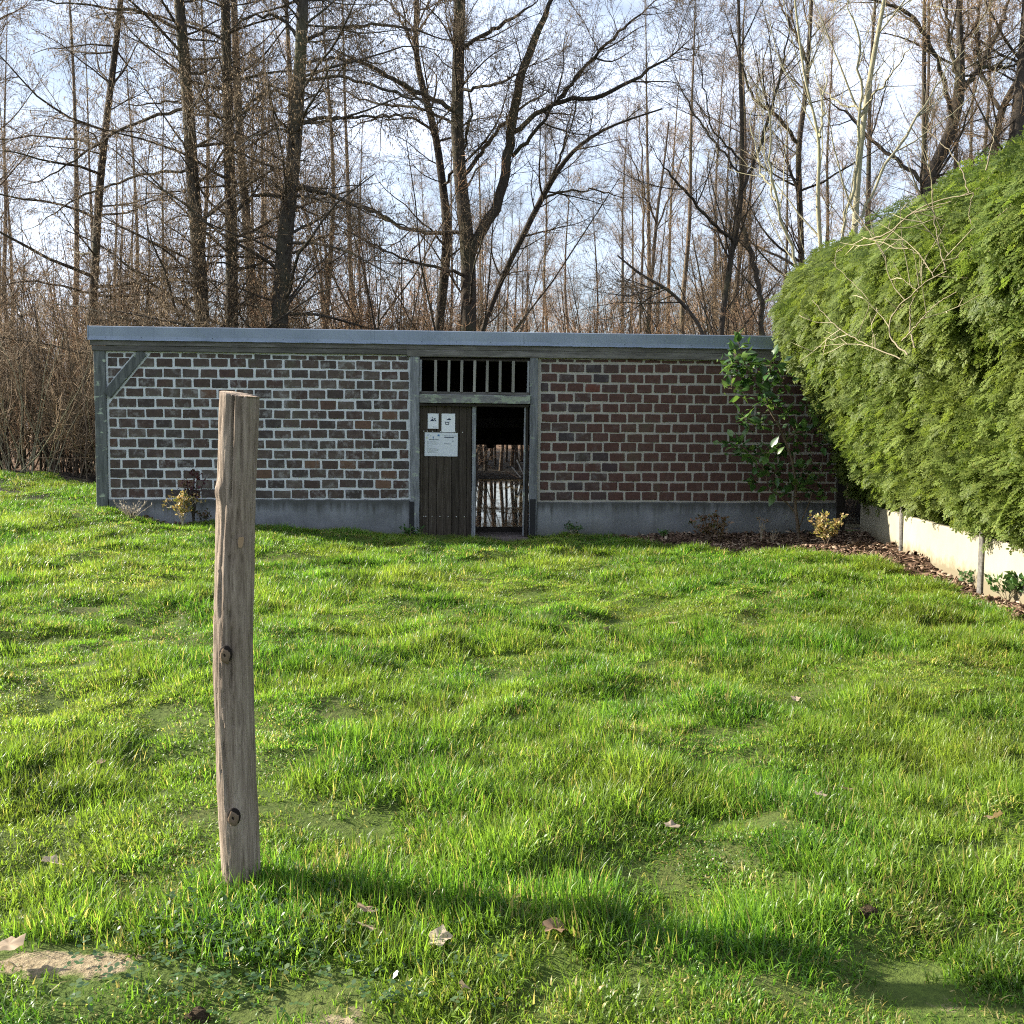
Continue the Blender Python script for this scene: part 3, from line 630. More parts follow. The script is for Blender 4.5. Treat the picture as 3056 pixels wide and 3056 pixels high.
# ------------------------------------------------------------------ bare trees
RMIN = [.0034]
class Grow:
    def __init__(self, seed): self.r = np.random.default_rng(seed); self.wood = []; self.fine = []; self.cat = []
    def unit(self, v): return v/np.maximum(np.linalg.norm(v, axis=-1, keepdims=True), 1e-9)
    def path(self, pts, rad, n=16, wob=0.0):
        """one limb through given points (metres) -> batch of one"""
        pts = np.asarray(pts, float); rad = np.asarray(rad, float)
        d = np.concatenate([[0], np.cumsum(np.linalg.norm(np.diff(pts, axis=0), axis=1))]); t = np.linspace(0, d[-1], n)
        P = np.stack([np.interp(t, d, pts[:, i]) for i in range(3)], 1); R = np.interp(t, d, rad)
        for _ in range(2): P[1:-1] = P[1:-1]*.5+(P[:-2]+P[2:])*.25
        if wob: P[1:-1] += self.r.normal(0, wob, (n-2, 3))
        return P[None], R[None]
    def spawn(self, P, R, per, t0, t1, length, ang, up, wig, n, rk, tip=.35, droop=0.0, rmax=.6, flat=0.0, zmin=None):
        """children of the batch P (B,m,3): 'per' each, between t0 and t1 along it"""
        B, m, _ = P.shape; r = self.r
        if isinstance(per, float):      # per metre
            L = np.linalg.norm(np.diff(P, axis=1), axis=2).sum(1)*(t1-t0); c = r.poisson(L*per)
        else: c = np.full(B, per)
        b = np.repeat(np.arange(B), c); k = len(b)
        if k == 0: return np.zeros((0, n, 3)), np.zeros((0, n))
        t = r.uniform(t0, t1, k)*(m-1); i = np.minimum(t.astype(int), m-2); f = (t-i)[:, None]
        p = P[b, i]*(1-f)+P[b, i+1]*f; rp = R[b, i]*(1-f[:, 0])+R[b, i+1]*f[:, 0]; tan = self.unit(P[b, i+1]-P[b, i])
        q = r.normal(size=(k, 3)); q[:, 2] *= (1-flat); q = self.unit(q-tan*(q*tan).sum(1, keepdims=True))
        a = r.normal(ang[0], ang[1], k)[:, None]; d = self.unit(tan*np.cos(a)+q*np.sin(a))
        tt = (t/(m-1)-t0)/max(t1-t0, 1e-6)
        Ls = r.uniform(length[0], length[1], k)*(1-.45*tt) if len(length) == 2 else r.uniform(length[0], length[1], k)*(1-length[2]*tt)
        st = (Ls/(n-1))[:, None]; out = np.zeros((k, n, 3)); out[:, 0] = p
        for s in range(1, n):
            e = np.zeros((k, 3)); e[:, 2] = up-droop*s/(n-1)
            d = self.unit(d+r.normal(0, wig, (k, 3))+e); out[:, s] = out[:, s-1]+d*st
        r0 = np.maximum(np.minimum(rp*rmax, rk*Ls), RMIN[0]); rad = r0[:, None]*(1-(1-tip)*np.linspace(0, 1, n)[None])
        if zmin is not None:
            ok = out[:, 0, 2] > zmin; out, rad = out[ok], rad[ok]
        return out, rad
    def catkins(self, P, prob, size=(.03, .05)):
        r = self.r; ok = r.random(len(P)) < prob; p = P[ok][:, -1]; self.cat.append((p, r.uniform(*size, len(p)), r.normal(0, .25, (len(p), 2))))

def tubes(groups, sides_default=3):
    """batches of limbs (P,R,sides) -> V, quads, tris"""
    Vs = []; Qs = []; Ts = []; base = 0
    for (P, R, S) in groups:
        B, n, _ = P.shape
        if B == 0: continue
        tan = np.gradient(P, axis=1); tan /= np.maximum(np.linalg.norm(tan, axis=2, keepdims=True), 1e-9)
        ref = np.where(np.abs(tan[..., 2:3]) > .9, np.array([1., 0, 0]), np.array([0, 0, 1.])); mean = tan.mean(1, keepdims=True)
        ref = np.where(np.abs(mean[..., 2:3]) > .8, np.array([1., 0, 0]), np.array([0, 0, 1.])); ref = np.broadcast_to(ref, tan.shape)
        a = np.cross(tan, ref); a /= np.maximum(np.linalg.norm(a, axis=2, keepdims=True), 1e-9); b = np.cross(tan, a)
        th = np.arange(S)*2*np.pi/S; cone = n <= 3
        ring = P[:, :, None]+R[:, :, None, None]*(np.cos(th)[None, None, :, None]*a[:, :, None]+np.sin(th)[None, None, :, None]*b[:, :, None])
        if cone:       # last point is a single tip
            body = ring[:, :-1].reshape(B, -1, 3); V = np.concatenate([body, P[:, -1:]], 1); per = V.shape[1]
            o = base+np.arange(B)[:, None, None]*per; j = np.arange(S)
            if n == 3:
                q = np.stack([j, (j+1) % S, S+(j+1) % S, S+j], 1); Qs.append((o+q[None]).reshape(-1, 4))
            t = np.stack([(n-2)*S+j, (n-2)*S+(j+1) % S, np.full(S, per-1)], 1); Ts.append((o+t[None]).reshape(-1, 3))
        else:
            V = ring.reshape(B, -1, 3); per = V.shape[1]; o = base+np.arange(B)[:, None, None]*per
            i = np.arange(n-1)[:, None]; j = np.arange(S)[None]
            q = np.stack([i*S+j, i*S+(j+1) % S, (i+1)*S+(j+1) % S, (i+1)*S+j], -1).reshape(-1, 4); Qs.append((o+q[None]).reshape(-1, 4))
        Vs.append(V.reshape(-1, 3)); base += B*per
    return np.concatenate(Vs), np.concatenate(Qs) if Qs else np.zeros((0, 4), int), np.concatenate(Ts) if Ts else np.zeros((0, 3), int)

OCT = np.array([(1,0,0),(0,1,0),(-1,0,0),(0,-1,0),(0,0,.15),(0,0,-1)], float); OCTF = np.array([(0,1,4),(1,2,4),(2,3,4),(3,0,4),(1,0,5),(2,1,5),(3,2,5),(0,3,5)])
def tree_meshes(g, wm, tm, org, cm='catkin'):
    """trunk mesh, crown mesh, catkin mesh; all moved so that org is the origin"""
    res = []
    for grp, mat in ((g.wood, wm), (g.fine, tm)):
        V, Q, T = tubes(grp); res.append(mesh('limb', V-org, (Q, T), M[mat], True))
    if g.cat:
        p = np.concatenate([c[0] for c in g.cat]); s = np.concatenate([c[1] for c in g.cat]); l = np.concatenate([c[2] for c in g.cat])
        sc = np.stack([s*.18, s*.18, s*1.3], 1); V = OCT[None]*sc[:, None]; V[..., 0] += V[..., 2]*l[:, None, 0]; V[..., 1] += V[..., 2]*l[:, None, 1]
        V = V+p[:, None]; F = OCTF[None]+np.arange(len(p))[:, None, None]*6
        res.append(mesh('catkins', V.reshape(-1, 3)-org, (F.reshape(-1, 3),), M[cm]))
    return res
def put_tree(name, meshes, loc, label, group=None, rz=0, sc=1.0, cat='tree'):
    t = empty(name, loc, rz); t.scale = (sc, sc, sc); tag(t, label, cat, group)
    link('trunk', meshes[0], t); c = link('crown', meshes[1], t); c['kind'] = 'stuff'
    if len(meshes) > 2: k = link('catkins', meshes[2], t); k['kind'] = 'stuff'
    return t

TWK = 1.0
def hero(name, label, D, trunk, style, seed, limbs=(), wm='bark_alder', tm='twig_dark', density=1.0, extend=3.0, sides=10, group='bare trees behind the wash-house', zcut=2.0, base_z=None, cat='tree'):
    """trunk / limbs: lists of (x, y, width) on the 1932 px view at distance D, bottom to top"""
    g = Grow(seed); rg = np.random.default_rng(seed+99)
    def conv(poly, spread, first=None, dirn=None):
        pts = []; rad = []; dd = 0
        for i, (x, y, w) in enumerate(poly):
            dd = (spread*i/max(len(poly)-1, 1)) if first is None else first+spread*i/max(len(poly)-1, 1)
            pts.append(at2(x, y, D+dd)); rad.append(max(w, 1.2)*.5*1.5818/3056*(D+dd))
        return pts, rad
    pts, rad = conv(trunk, rg.uniform(-.6, .6))
    p0 = pts[0]; gz = H(p0[0], p0[1])-.1 if base_z is None else base_z
    gz = max(float(gz), -.4)
    lead = pts[0]-pts[1]; k = (gz-p0[2])/lead[2] if abs(lead[2]) > 1e-3 else 0
    k = min(k, 6.0); root = np.array([p0[0]+lead[0]*k*.5, p0[1], gz])
    pts = [root]+pts; rad = [rad[0]*1.25]+rad
    up = pts[-1]-pts[-2]; up = up/np.linalg.norm(up)
    if extend: pts.append(pts[-1]+up*extend*.5+np.array([0, 0, extend*.3])); rad.append(rad[-1]*.6); pts.append(pts[-1]+np.array([rg.uniform(-.3, .3), 0, extend*.4])); rad.append(rad[-1]*.5)
    TP, TR = g.path(pts, rad, 40); g.wood.append((TP, TR, sides))
    main = [(TP, TR)]; zc = (zcut-pts[0][2])/(pts[-1][2]-pts[0][2])
    for li, lb in enumerate(limbs):
        lp, lr = conv(lb, rg.uniform(-2.0, 2.0)); e_ = lp[-1]-lp[-2]; lp.append(lp[-1]+e_*.35+np.array([0, 0, .15])); lr[-1] *= .6; lr.append(lr[-1]*.5); lp.append(lp[-1]+e_*.25+rg.normal(0, .08, 3)); lr.append(.004); P, R = g.path(lp, lr, 24, .02); g.wood.append((P, R, 7)); main.append((P, R))
    r = g.r
    if style == 'alder':
        A, AR = g.spawn(TP, TR, 5.4*density, max(.12, zc), .93, (2.0, 4.6), (1.35, .22), .05, .11, 9, .011, .25, .10, .5, flat=.15); g.wood.append((A, AR, 5))
        L1 = [(A, AR)]
        for P, R in main[1:]: L1.append((P, R))
        t3 = []
        for P, R in L1:
            B1, BR = g.spawn(P, R, 5.4*density, .12, 1.0, (.6, 1.7), (.85, .25), .02, .14, 5, .008, .3, .05, .6); g.fine.append((B1, BR, 3)); t3.append((B1, BR))
        for P, R in t3:
            C1, CR = g.spawn(P, R, 10.5*density, .1, 1.0, (.25, .7), (.8, .3), .0, .18, 3, .009, .4, .0, .7); g.fine.append((C1, CR, 3)); g.catkins(C1, .75, (.04, .065))
            E1, ER = g.spawn(C1, CR, 3, .2, .95, (.12, .30), (.7, .3), .0, .1, 2, .012, .4, 0, .8); g.fine.append((E1, ER, 3))
    elif style == 'spread':
        density *= 1.3
        L1 = list(main)
        A, AR = g.spawn(TP, TR, 1.8*density, max(.15, zc), .95, (1.6, 3.4), (1.0, .25), .05, .13, 9, .013, .25, .02, .5); g.wood.append((A, AR, 5)); L1.append((A, AR))
        for P, R in main[1:]:
            A, AR = g.spawn(P, R, 1.7*density, .15, 1.0, (.8, 2.2), (.85, .25), .04, .14, 8, .012, .25, 0, .6); g.wood.append((A, AR, 4)); L1.append((A, AR))
        for P, R in L1[1:]:
            B1, BR = g.spawn(P, R, 5.0*density, .1, 1.0, (.5, 1.4), (.8, .25), .05, .15, 5, .009, .3, 0, .6); g.fine.append((B1, BR, 3))
            C1, CR = g.spawn(B1, BR, 8.0*density, .1, 1.0, (.2, .6), (.8, .3), .04, .18, 3, .010, .4, 0, .7); g.fine.append((C1, CR, 3)); g.catkins(C1, .12, (.03, .05))
            E1, ER = g.spawn(C1, CR, 2, .2, .95, (.1, .26), (.75, .3), .03, .1, 2, .013, .5, 0, .8); g.fine.append((E1, ER, 3))
    elif style == 'upright':
        density *= 1.25
        L1 = []
        for P, R in main:
            A, AR = g.spawn(P, R, 2.3*density, max(.2, zc) if P is TP else .2, .97, (1.2, 2.8), (.62, .18), .09, .08, 8, .009, .25, 0, .5); g.wood.append((A, AR, 4)); L1 += [(A, AR)]
        for P, R in L1+main[1:]:
            B1, BR = g.spawn(P, R, 4.2*density, .1, 1.0, (.4, 1.2), (.6, .2), .08, .10, 5, .008, .3, 0, .6); g.fine.append((B1, BR, 3))
            C1, CR = g.spawn(B1, BR, 7.0*density, .1, 1.0, (.15, .5), (.65, .25), .05, .14, 3, .010, .4, 0, .7); g.fine.append((C1, CR, 3))
    ms = tree_meshes(g, wm, tm, root)
    return put_tree(name, ms, tuple(root), label, group, cat=cat)

hero('alder_tree', 'dark slim alder rising past the left end of the zinc roof', 23, [(165,720,17),(173,605,16),(180,486,15),(187,360,14),(202,216,12),(216,108,11),(230,-20,10)], 'alder', 11, wm='bark_dark', density=.85)
hero('alder_tree', 'alder with slightly curved trunk, leftmost of three close behind the roof', 22, [(383,612,25),(374,468,25),(362,324,23),(355,198,21),(344,72,20),(336,-20,18)], 'alder', 12,
     limbs=[[(350,205,7),(300,215,6),(215,250,5),(150,295,4),(60,350,3)],[(356,320,6),(260,330,5),(160,365,4),(60,430,2)],[(345,60,7),(270,22,6),(180,10,4),(60,2,3)]])
hero('alder_tree', 'straight alder, middle one of three close behind the roof', 22.8, [(437,612,23),(437,432,22),(432,288,20),(428,144,18),(425,-20,16)], 'alder', 13, limbs=[[(430,230,6),(400,215,5),(330,190,4),(240,200,3)],[(422,75,6),(385,55,5),(330,30,4)]])
hero('alder_tree', 'thick alder with arching limbs, rightmost of three close behind the roof', 21.5, [(527,612,31),(536,468,30),(547,360,27),(556,288,25),(565,144,22),(573,-20,20)], 'alder', 14,
     limbs=[[(548,365,9),(575,352,9),(640,375,7),(700,398,5),(790,440,3)],[(530,372,8),(490,362,7),(462,380,6),(430,420,4),(350,470,3)],[(567,235,8),(600,222,7),(680,222,5),(780,215,3)],[(560,190,7),(520,170,6),(480,185,5),(440,240,3)],[(568,150,7),(640,145,6),(740,170,5),(850,215,3)],[(572,80,7),(630,52,6),(730,45,5),(860,80,3)],[(560,70,7),(530,28,6),(470,30,4),(400,80,2)],[(566,120,6),(620,110,5),(720,120,4)]])
hero('forked_tree', 'big forked tree with spreading limbs above the door', 24, [(884,612,30),(884,504,29),(880,432,28),(870,360,25),(862,252,24),(864,144,23),(868,-20,21)], 'spread', 15, wm='bark_dark', density=1.05,
     limbs=[[(888,480,20),(906,443,21),(938,389,19),(958,306,18),(967,216,17),(981,144,16),(1003,83,14),(1021,47,12),(1046,-10,10)],
            [(963,252,10),(1010,216,9),(1053,187,8),(1132,184,8),(1208,144,6),(1298,83,3)],[(1053,187,7),(1100,130,6),(1165,65,5),(1237,0,3)],[(967,295,8),(1006,252,7),(1046,198,5),(1110,120,3)],
            [(875,330,9),(900,300,8),(935,250,7),(980,205,5),(1030,175,3)],[(866,215,9),(820,190,9),(745,150,8),(680,115,6),(632,100,4)],[(862,95,8),(905,70,7),(950,45,7),(1010,5,4)],
            [(875,440,8),(820,440,8),(760,432,7),(700,395,6),(632,372,4)],[(880,520,7),(820,505,6),(750,485,4),(640,430,3)],[(864,240,6),(800,205,5),(700,195,4),(632,165,3)],[(870,170,6),(940,160,5),(1010,120,3)]])
hero('forked_tree', 'leaning trunk just left of the big forked tree', 25, [(828,612,17),(841,504,18),(844,414,17),(834,342,15),(823,252,14),(801,180,13),(783,108,11),(787,-20,9)], 'spread', 16, wm='bark_dark', limbs=[[(823,252,6),(790,225,5),(740,215,4),(660,240,3)],[(786,90,6),(760,50,5),(730,-10,4)],[(836,350,6),(870,300,5),(890,220,4),(880,120,3)],[(785,60,5),(820,20,4)]])
hero('leaning_tree', 'thin tree leaning right across the sky beside the big forked tree', 26, [(905,640,10),(916,605,10),(956,504,10),(981,457,11),(1014,389,11),(1046,331,10),(1075,288,8),(1129,248,6),(1172,230,4),(1250,205,3)], 'spread', 17, wm='bark_dark', extend=0, limbs=[[(1020,375,5),(1070,360,4),(1130,357,3),(1180,375,2)],[(1040,335,5),(1060,290,4),(1080,200,3)]])
hero('arching_sapling', 'bent dark sapling arching left above the roof right of the door', 22, [(1330,640,7),(1323,619,7),(1298,583,7),(1262,547,6),(1208,518,5),(1165,482,3)], 'spread', 18, wm='bark_dark', tm='twig_dark', extend=0, density=.8, zcut=2.6, limbs=[[(1250,545,3),(1225,545,2),(1180,560,2)]])
hero('slender_tree', 'slender paired upright stems standing above the roof right of the door', 31, [(1222,640,7),(1222,612,7),(1232,500,6),(1240,396,6),(1251,324,4),(1262,230,3)], 'upright', 19, wm='bark_brown', tm='twig_brown', extend=0, limbs=[[(1208,626,5),(1210,504,5),(1215,414,4),(1212,300,3),(1205,220,2)],[(1238,420,4),(1215,360,3),(1190,290,2)],[(1236,440,4),(1275,340,3),(1300,260,2)]])
hero('twin_stem_tree', 'dark twin-stemmed tree whose stems join above the roof near the hedge', 23, [(1359,640,10),(1359,626,10),(1381,468,10),(1395,414,11),(1400,324,9),(1400,216,8),(1395,108,6),(1393,-20,5)], 'upright', 20, wm='bark_dark', tm='twig_dark', density=1.1,
     limbs=[[(1441,700,10),(1438,626,10),(1431,522,10),(1409,457,10),(1399,421,8)],[(1399,360,7),(1424,306,6),(1453,216,6),(1471,144,5),(1490,40,3)],[(1383,455,6),(1340,415,6),(1285,350,5),(1240,300,3)],[(1400,330,4),(1350,270,4),(1300,200,3),(1270,130,2)],[(1395,300,4),(1340,240,3),(1320,100,2)]])
hero('rough_tree', 'rough-barked tree directly left of the pale saplings at the hedge', 25, [(1514,600,12),(1512,468,11),(1507,342,11),(1505,270,10),(1521,180,9),(1525,108,8),(1532,-20,7)], 'spread', 21, wm='bark_dark', tm='twig_brown', density=1.0, limbs=[[(1505,270,8),(1471,223,7),(1440,200,6),(1417,187,5),(1390,90,3),(1370,30,2)],[(1523,120,6),(1500,60,5),(1470,0,4)]])
hero('pale_sapling', 'pale olive sapling standing in front of the wood left of hedge top', 14.9, [(1550,500,8),(1550,468,8),(1541,396,7),(1548,259,6),(1535,216,5),(1517,144,5),(1499,0,4)], 'upright', 22, wm='bark_olive', tm='twig_olive', density=.55, extend=1, sides=8, zcut=3.0, limbs=[[(1548,259,5),(1554,200,4),(1556,110,2)],[(1503,504,6),(1463,378,5),(1453,324,4),(1456,252,3),(1430,160,2)],[(1463,378,4),(1435,320,3),(1415,230,2)]], group='pale saplings by the hedge', base_z=.3, cat='sapling')
hero('pale_sapling', 'taller pale olive saplings rising from behind the hedge top', 15.2, [(1611,450,12),(1613,425,12),(1622,288,11),(1633,198,10),(1651,90,9),(1669,0,7)], 'upright', 23, wm='bark_olive', tm='twig_olive', density=.55, extend=1.5, sides=8, zcut=3.2, limbs=[[(1588,440,6),(1618,324,6),(1625,198,5),(1622,90,4),(1600,0,3)],[(1612,425,6),(1660,331,5),(1712,248,5),(1760,170,3),(1830,80,2)],[(1633,200,4),(1680,140,3),(1740,60,2)],[(1630,205,4),(1580,195,3),(1540,160,2)]], group='pale saplings by the hedge', base_z=.3, cat='sapling')
hero('dark_oak', 'dark tree dividing into upright limbs behind the hedge crest', 21, [(1735,460,24),(1748,342,22),(1795,252,21),(1813,173,20),(1812,90,12),(1808,-20,9)], 'spread', 24, wm='bark_dark', tm='twig_brown', density=1.0, zcut=3.5,
     limbs=[[(1800,240,9),(1783,170,9),(1770,110,8),(1735,50,7),(1697,8,6),(1640,0,4)],[(1813,173,11),(1849,126,10),(1885,54,8),(1906,-10,7)],[(1813,160,9),(1791,90,8),(1785,-10,6)],[(1850,125,7),(1842,60,6),(1850,-10,5)],[(1740,345,8),(1690,300,7),(1640,262,6),(1600,215,4),(1560,190,3)],[(1850,126,7),(1890,130,6),(1932,115,5)]])
hero('dark_oak', 'slimmer dark forked tree near the right edge above the hedge', 22.5, [(1868,400,15),(1874,306,15),(1885,205,13),(1914,162,10),(1940,120,8),(1955,20,6)], 'spread', 25, wm='bark_dark', tm='twig_brown', density=.9, zcut=3.5, limbs=[[(1885,205,8),(1850,140,7),(1820,100,5),(1800,30,3)]])
hero('dark_oak', 'thick dark trunk cut by the right edge of the picture', 20.5, [(1905,380,28),(1917,259,26),(1925,180,24),(1935,80,20),(1940,-20,18)], 'spread', 26, wm='bark_dark', tm='twig_brown', density=.7, zcut=3.5)
hero('straight_tree', 'straight slim trunk crossing behind the dark tree at the hedge crest', 27, [(1744,450,10),(1744,338,9),(1743,180,8),(1744,60,7),(1744,-20,6)], 'upright', 27, wm='bark_dark', tm='twig_brown', density=.9)

# background wood: a handful of kinds, copied as individual trees
RMIN[0] = .0046
def wood_tree(seed, h, style, wm, tm, den):
    g = Grow(seed); r = g.r; n = 5
    pts = [(0, 0, -.2)]; x = y = 0.0
    for i in range(1, 7):
        x += r.normal(0, .18); y += r.normal(0, .18); pts.append((x, y, h*i/6))
    TP, TR = g.path(pts, [.115*h/16, .095*h/16, .078*h/16, .06*h/16, .042*h/16, .025*h/16, .008], 26); g.wood.append((TP, TR, 7))
    if style == 'fork':
        F1, FR = g.spawn(TP, TR, 3, .15, .4, (5, 8), (.3, .08), .05, .05, 12, .011, .25, 0, .8); g.wood.append((F1, FR, 6)); mains = [(TP, TR), (F1, FR)]
    else: mains = [(TP, TR)]
    for P, R in mains:
        A, AR = g.spawn(P, R, 2.6*den, .14, .97, (1.4, 3.6), (.8 if style != 'col' else .45, .22), .06, .11, 8, .0095, .25, 0, .5); g.wood.append((A, AR, 4))
        B1, BR = g.spawn(A, AR, 5.0*den, .15, 1, (.5, 1.5), (.75, .25), .04, .14, 4, .0085, .3, 0, .6); g.fine.append((B1, BR, 3))
        C1, CR = g.spawn(B1, BR, 9.0*den, .1, 1, (.25, .7), (.8, .3), .02, .15, 3, .010, .4, 0, .7); g.fine.append((C1, CR, 3)); g.catkins(C1, .10, (.04, .06))
        E1, ER = g.spawn(C1, CR, 2, .2, .95, (.12, .3), (.7, .3), 0, .1, 2, .014, .5, 0, .8); g.fine.append((E1, ER, 3))
    K1, KR = g.spawn(TP, TR, 5.0, .55, 1.0, (.4, 1.3), (.6, .2), .05, .12, 4, .009, .3, 0, .6); g.fine.append((K1, KR, 3)); C1, CR = g.spawn(K1, KR, 7.0, .1, 1, (.2, .6), (.7, .3), .02, .15, 3, .010, .4, 0, .7); g.fine.append((C1, CR, 3))
    return tree_meshes(g, wm, tm, np.zeros(3))
BGT = [wood_tree(201, 21, 'plain', 'bark_brown', 'twig_brown', 1.0), wood_tree(202, 18, 'fork', 'bark_brown', 'twig_brown', .8), wood_tree(203, 23, 'col', 'bark_alder', 'twig_brown', 1.1), wood_tree(204, 16, 'fork', 'bark_dark', 'twig_dark', .9), wood_tree(205, 24, 'col', 'bark_brown', 'twig_dark', .9)]
rb = random.Random(77)
spots = []
for i in range(90):
    for _ in range(40):
        D = rb.uniform(29, 80); fx = rb.uniform(-.62, .62)
        if D < 43 and (-.075 < fx < .14): continue
        if -.045 < fx < .03 and rb.random() < .75: continue
        if all((fx*D-a)**2+(D-b)**2 > 4.5 for a, b in spots): break
    spots.append((fx*D, D))
for i, (x, y) in enumerate(spots):
    left = x < -.10*y; right = x > .24*y
    put_tree('woodland_tree', BGT[rb.randrange(5)], (x, y, float(H(x, y))-.1),
             'slender bare tree back in the wood ' + ('left of the three near alders' if left and x < -.27*y else 'behind the three near alders' if left else 'rising beyond the hedge' if right else 'seen behind the big forked tree'),
             'slender trees in the wood ' + ('far left' if left and x < -.27*y else 'behind the alders' if left else 'beyond the hedge' if right else 'middle'), rb.uniform(0, 6.28), rb.uniform(.8, 1.15))

for i, (fx, D) in enumerate(((-.036,47),(-.031,50),(-.026,45.5),(-.021,53),(-.0165,48.5),(-.012,46),(-.006,51),(-.001,49),(.004,46.5),(.009,52),(.014,48))):
    put_tree('pondside_sapling', BGT[(2, 4)[i % 2]], (fx*D, D, float(H(fx*D, D))-.1), 'thin straight sapling beyond the pond, its reflection seen in the doorway', 'saplings beyond the pond', rb.uniform(0, 6.28), rb.uniform(.40, .55), 'sapling')

# undergrowth: many-stemmed bare shrubs
RMIN[0] = .0036
def thicket(seed, h, stems, wm, tm, spread=.9, den=1.0):
    g = Grow(seed); r = g.r
    P = np.zeros((stems, 7, 3)); P[:, 0, :2] = r.normal(0, spread*.35, (stems, 2)); d = r.normal(0, .28, (stems, 3)); d[:, 2] = 1; d = g.unit(d); L = r.uniform(.55, 1, stems)*h
    for s in range(1, 7):
        d = g.unit(d+r.normal(0, .12, (stems, 3))+np.array([0, 0, .05])); P[:, s] = P[:, s-1]+d*(L/6)[:, None]
    R = (.0048*L)[:, None]*np.linspace(1, .25, 7)[None]; g.wood.append((P, R, 5))
    A, AR = g.spawn(P, R, 4.6*den, .08, 1, (.5, 1.6), (.6, .25), .03, .16, 5, .006, .3, 0, .7); g.fine.append((A, AR, 3))
    B1, BR = g.spawn(A, AR, 8.0*den, .05, 1, (.2, .7), (.75, .3), .01, .2, 3, .008, .4, 0, .8); g.fine.append((B1, BR, 3))
    C1, CR = g.spawn(B1, BR, 2, .1, 1, (.1, .3), (.8, .3), 0, .1, 2, .012, .5, 0, .8); g.fine.append((C1, CR, 3)); g.catkins(C1, .12, (.025, .04))
    return tree_meshes(g, wm, tm, np.zeros(3))
RMIN[0] = .0036
THK = [thicket(301, 4.2, 18, 'bark_brown', 'twig_dark', .9, .6), thicket(302, 3.2, 20, 'bark_brown', 'twig_brown', .9, .65), thicket(303, 5.2, 18, 'bark_brown', 'twig_russet', 1.3), thicket(304, 2.6, 20, 'bark_olive', 'twig_brown', .8, .55), thicket(305, 3.4, 20, 'bark_dark', 'twig_dark', 1.1, .75)]
RMIN[0] = .0048
THK += [thicket(306, 7.0, 16, 'bark_dark', 'twig_brown', 2.2, .6), thicket(307, 8.0, 14, 'bark_dark', 'twig_russet', 2.0, .6), thicket(308, 6.2, 18, 'bark_brown', 'twig_russet', 2.6, .65)]
def bush(i, x, y, sc, label, group): put_tree('bare_shrub', THK[i], (x, y, float(H(x, y))-.05), label, group, rb.uniform(0, 6.28), sc, 'shrub')
# left of the wash-house, along the lawn edge
for (x, y, i, s) in ((-9.6,18.9,3,1.0),(-8.7,18.4,3,1.15),(-7.9,18.6,0,.9),(-7.2,18.9,3,.9),(-6.7,19.6,4,1.1),(-10.6,18.8,1,1.1),(-11.6,19.4,0,1.0),(-9.0,20.2,4,1.2),(-10.4,20.6,4,1.2),(-7.6,20.6,4,1.1),(-12.6,20.3,4,1.1),(-8.2,22,0,1.1),(-9.8,22.4,1,1.1),(-11.6,22.6,4,1.2),(-6.3,21.4,0,.9),(-13.5,22,0,1.1)):
    bush(i, x, y, s, 'bare brushwood shrub at the lawn edge left of the wash-house', 'brushwood left of the wash-house')
def und(fx): return 'left of the three near alders' if fx < -.26 else 'among the three near alders' if fx < -.13 else 'around the big forked tree' if fx < .03 else 'right of the door' if fx < .2 else 'beside the hedge'
for j in range(126):
    D = rb.uniform(23, 44); fx = rb.uniform(-.52, .40) if j < 70 else rb.uniform(.03, .27) if j < 110 else rb.uniform(-.12, -.04)
    if -.09 < fx < .15 and D < 43: D = rb.uniform(43.5, 56)
    if -.055 < fx < .035: fx = fx-.09 if fx < -.01 else fx+.08
    x = fx*D; i = rb.choice((5, 6, 7, 7, 6) if -.2 < fx < .1 else (5, 5, 7, 6, 2))
    s = rb.uniform(.75, 1.1)*(1.0 if D < 40 else 1.3)
    bush(i, x, D, s, 'russet bare undergrowth shrub rising behind the roof ' + und(fx), 'undergrowth ' + und(fx))

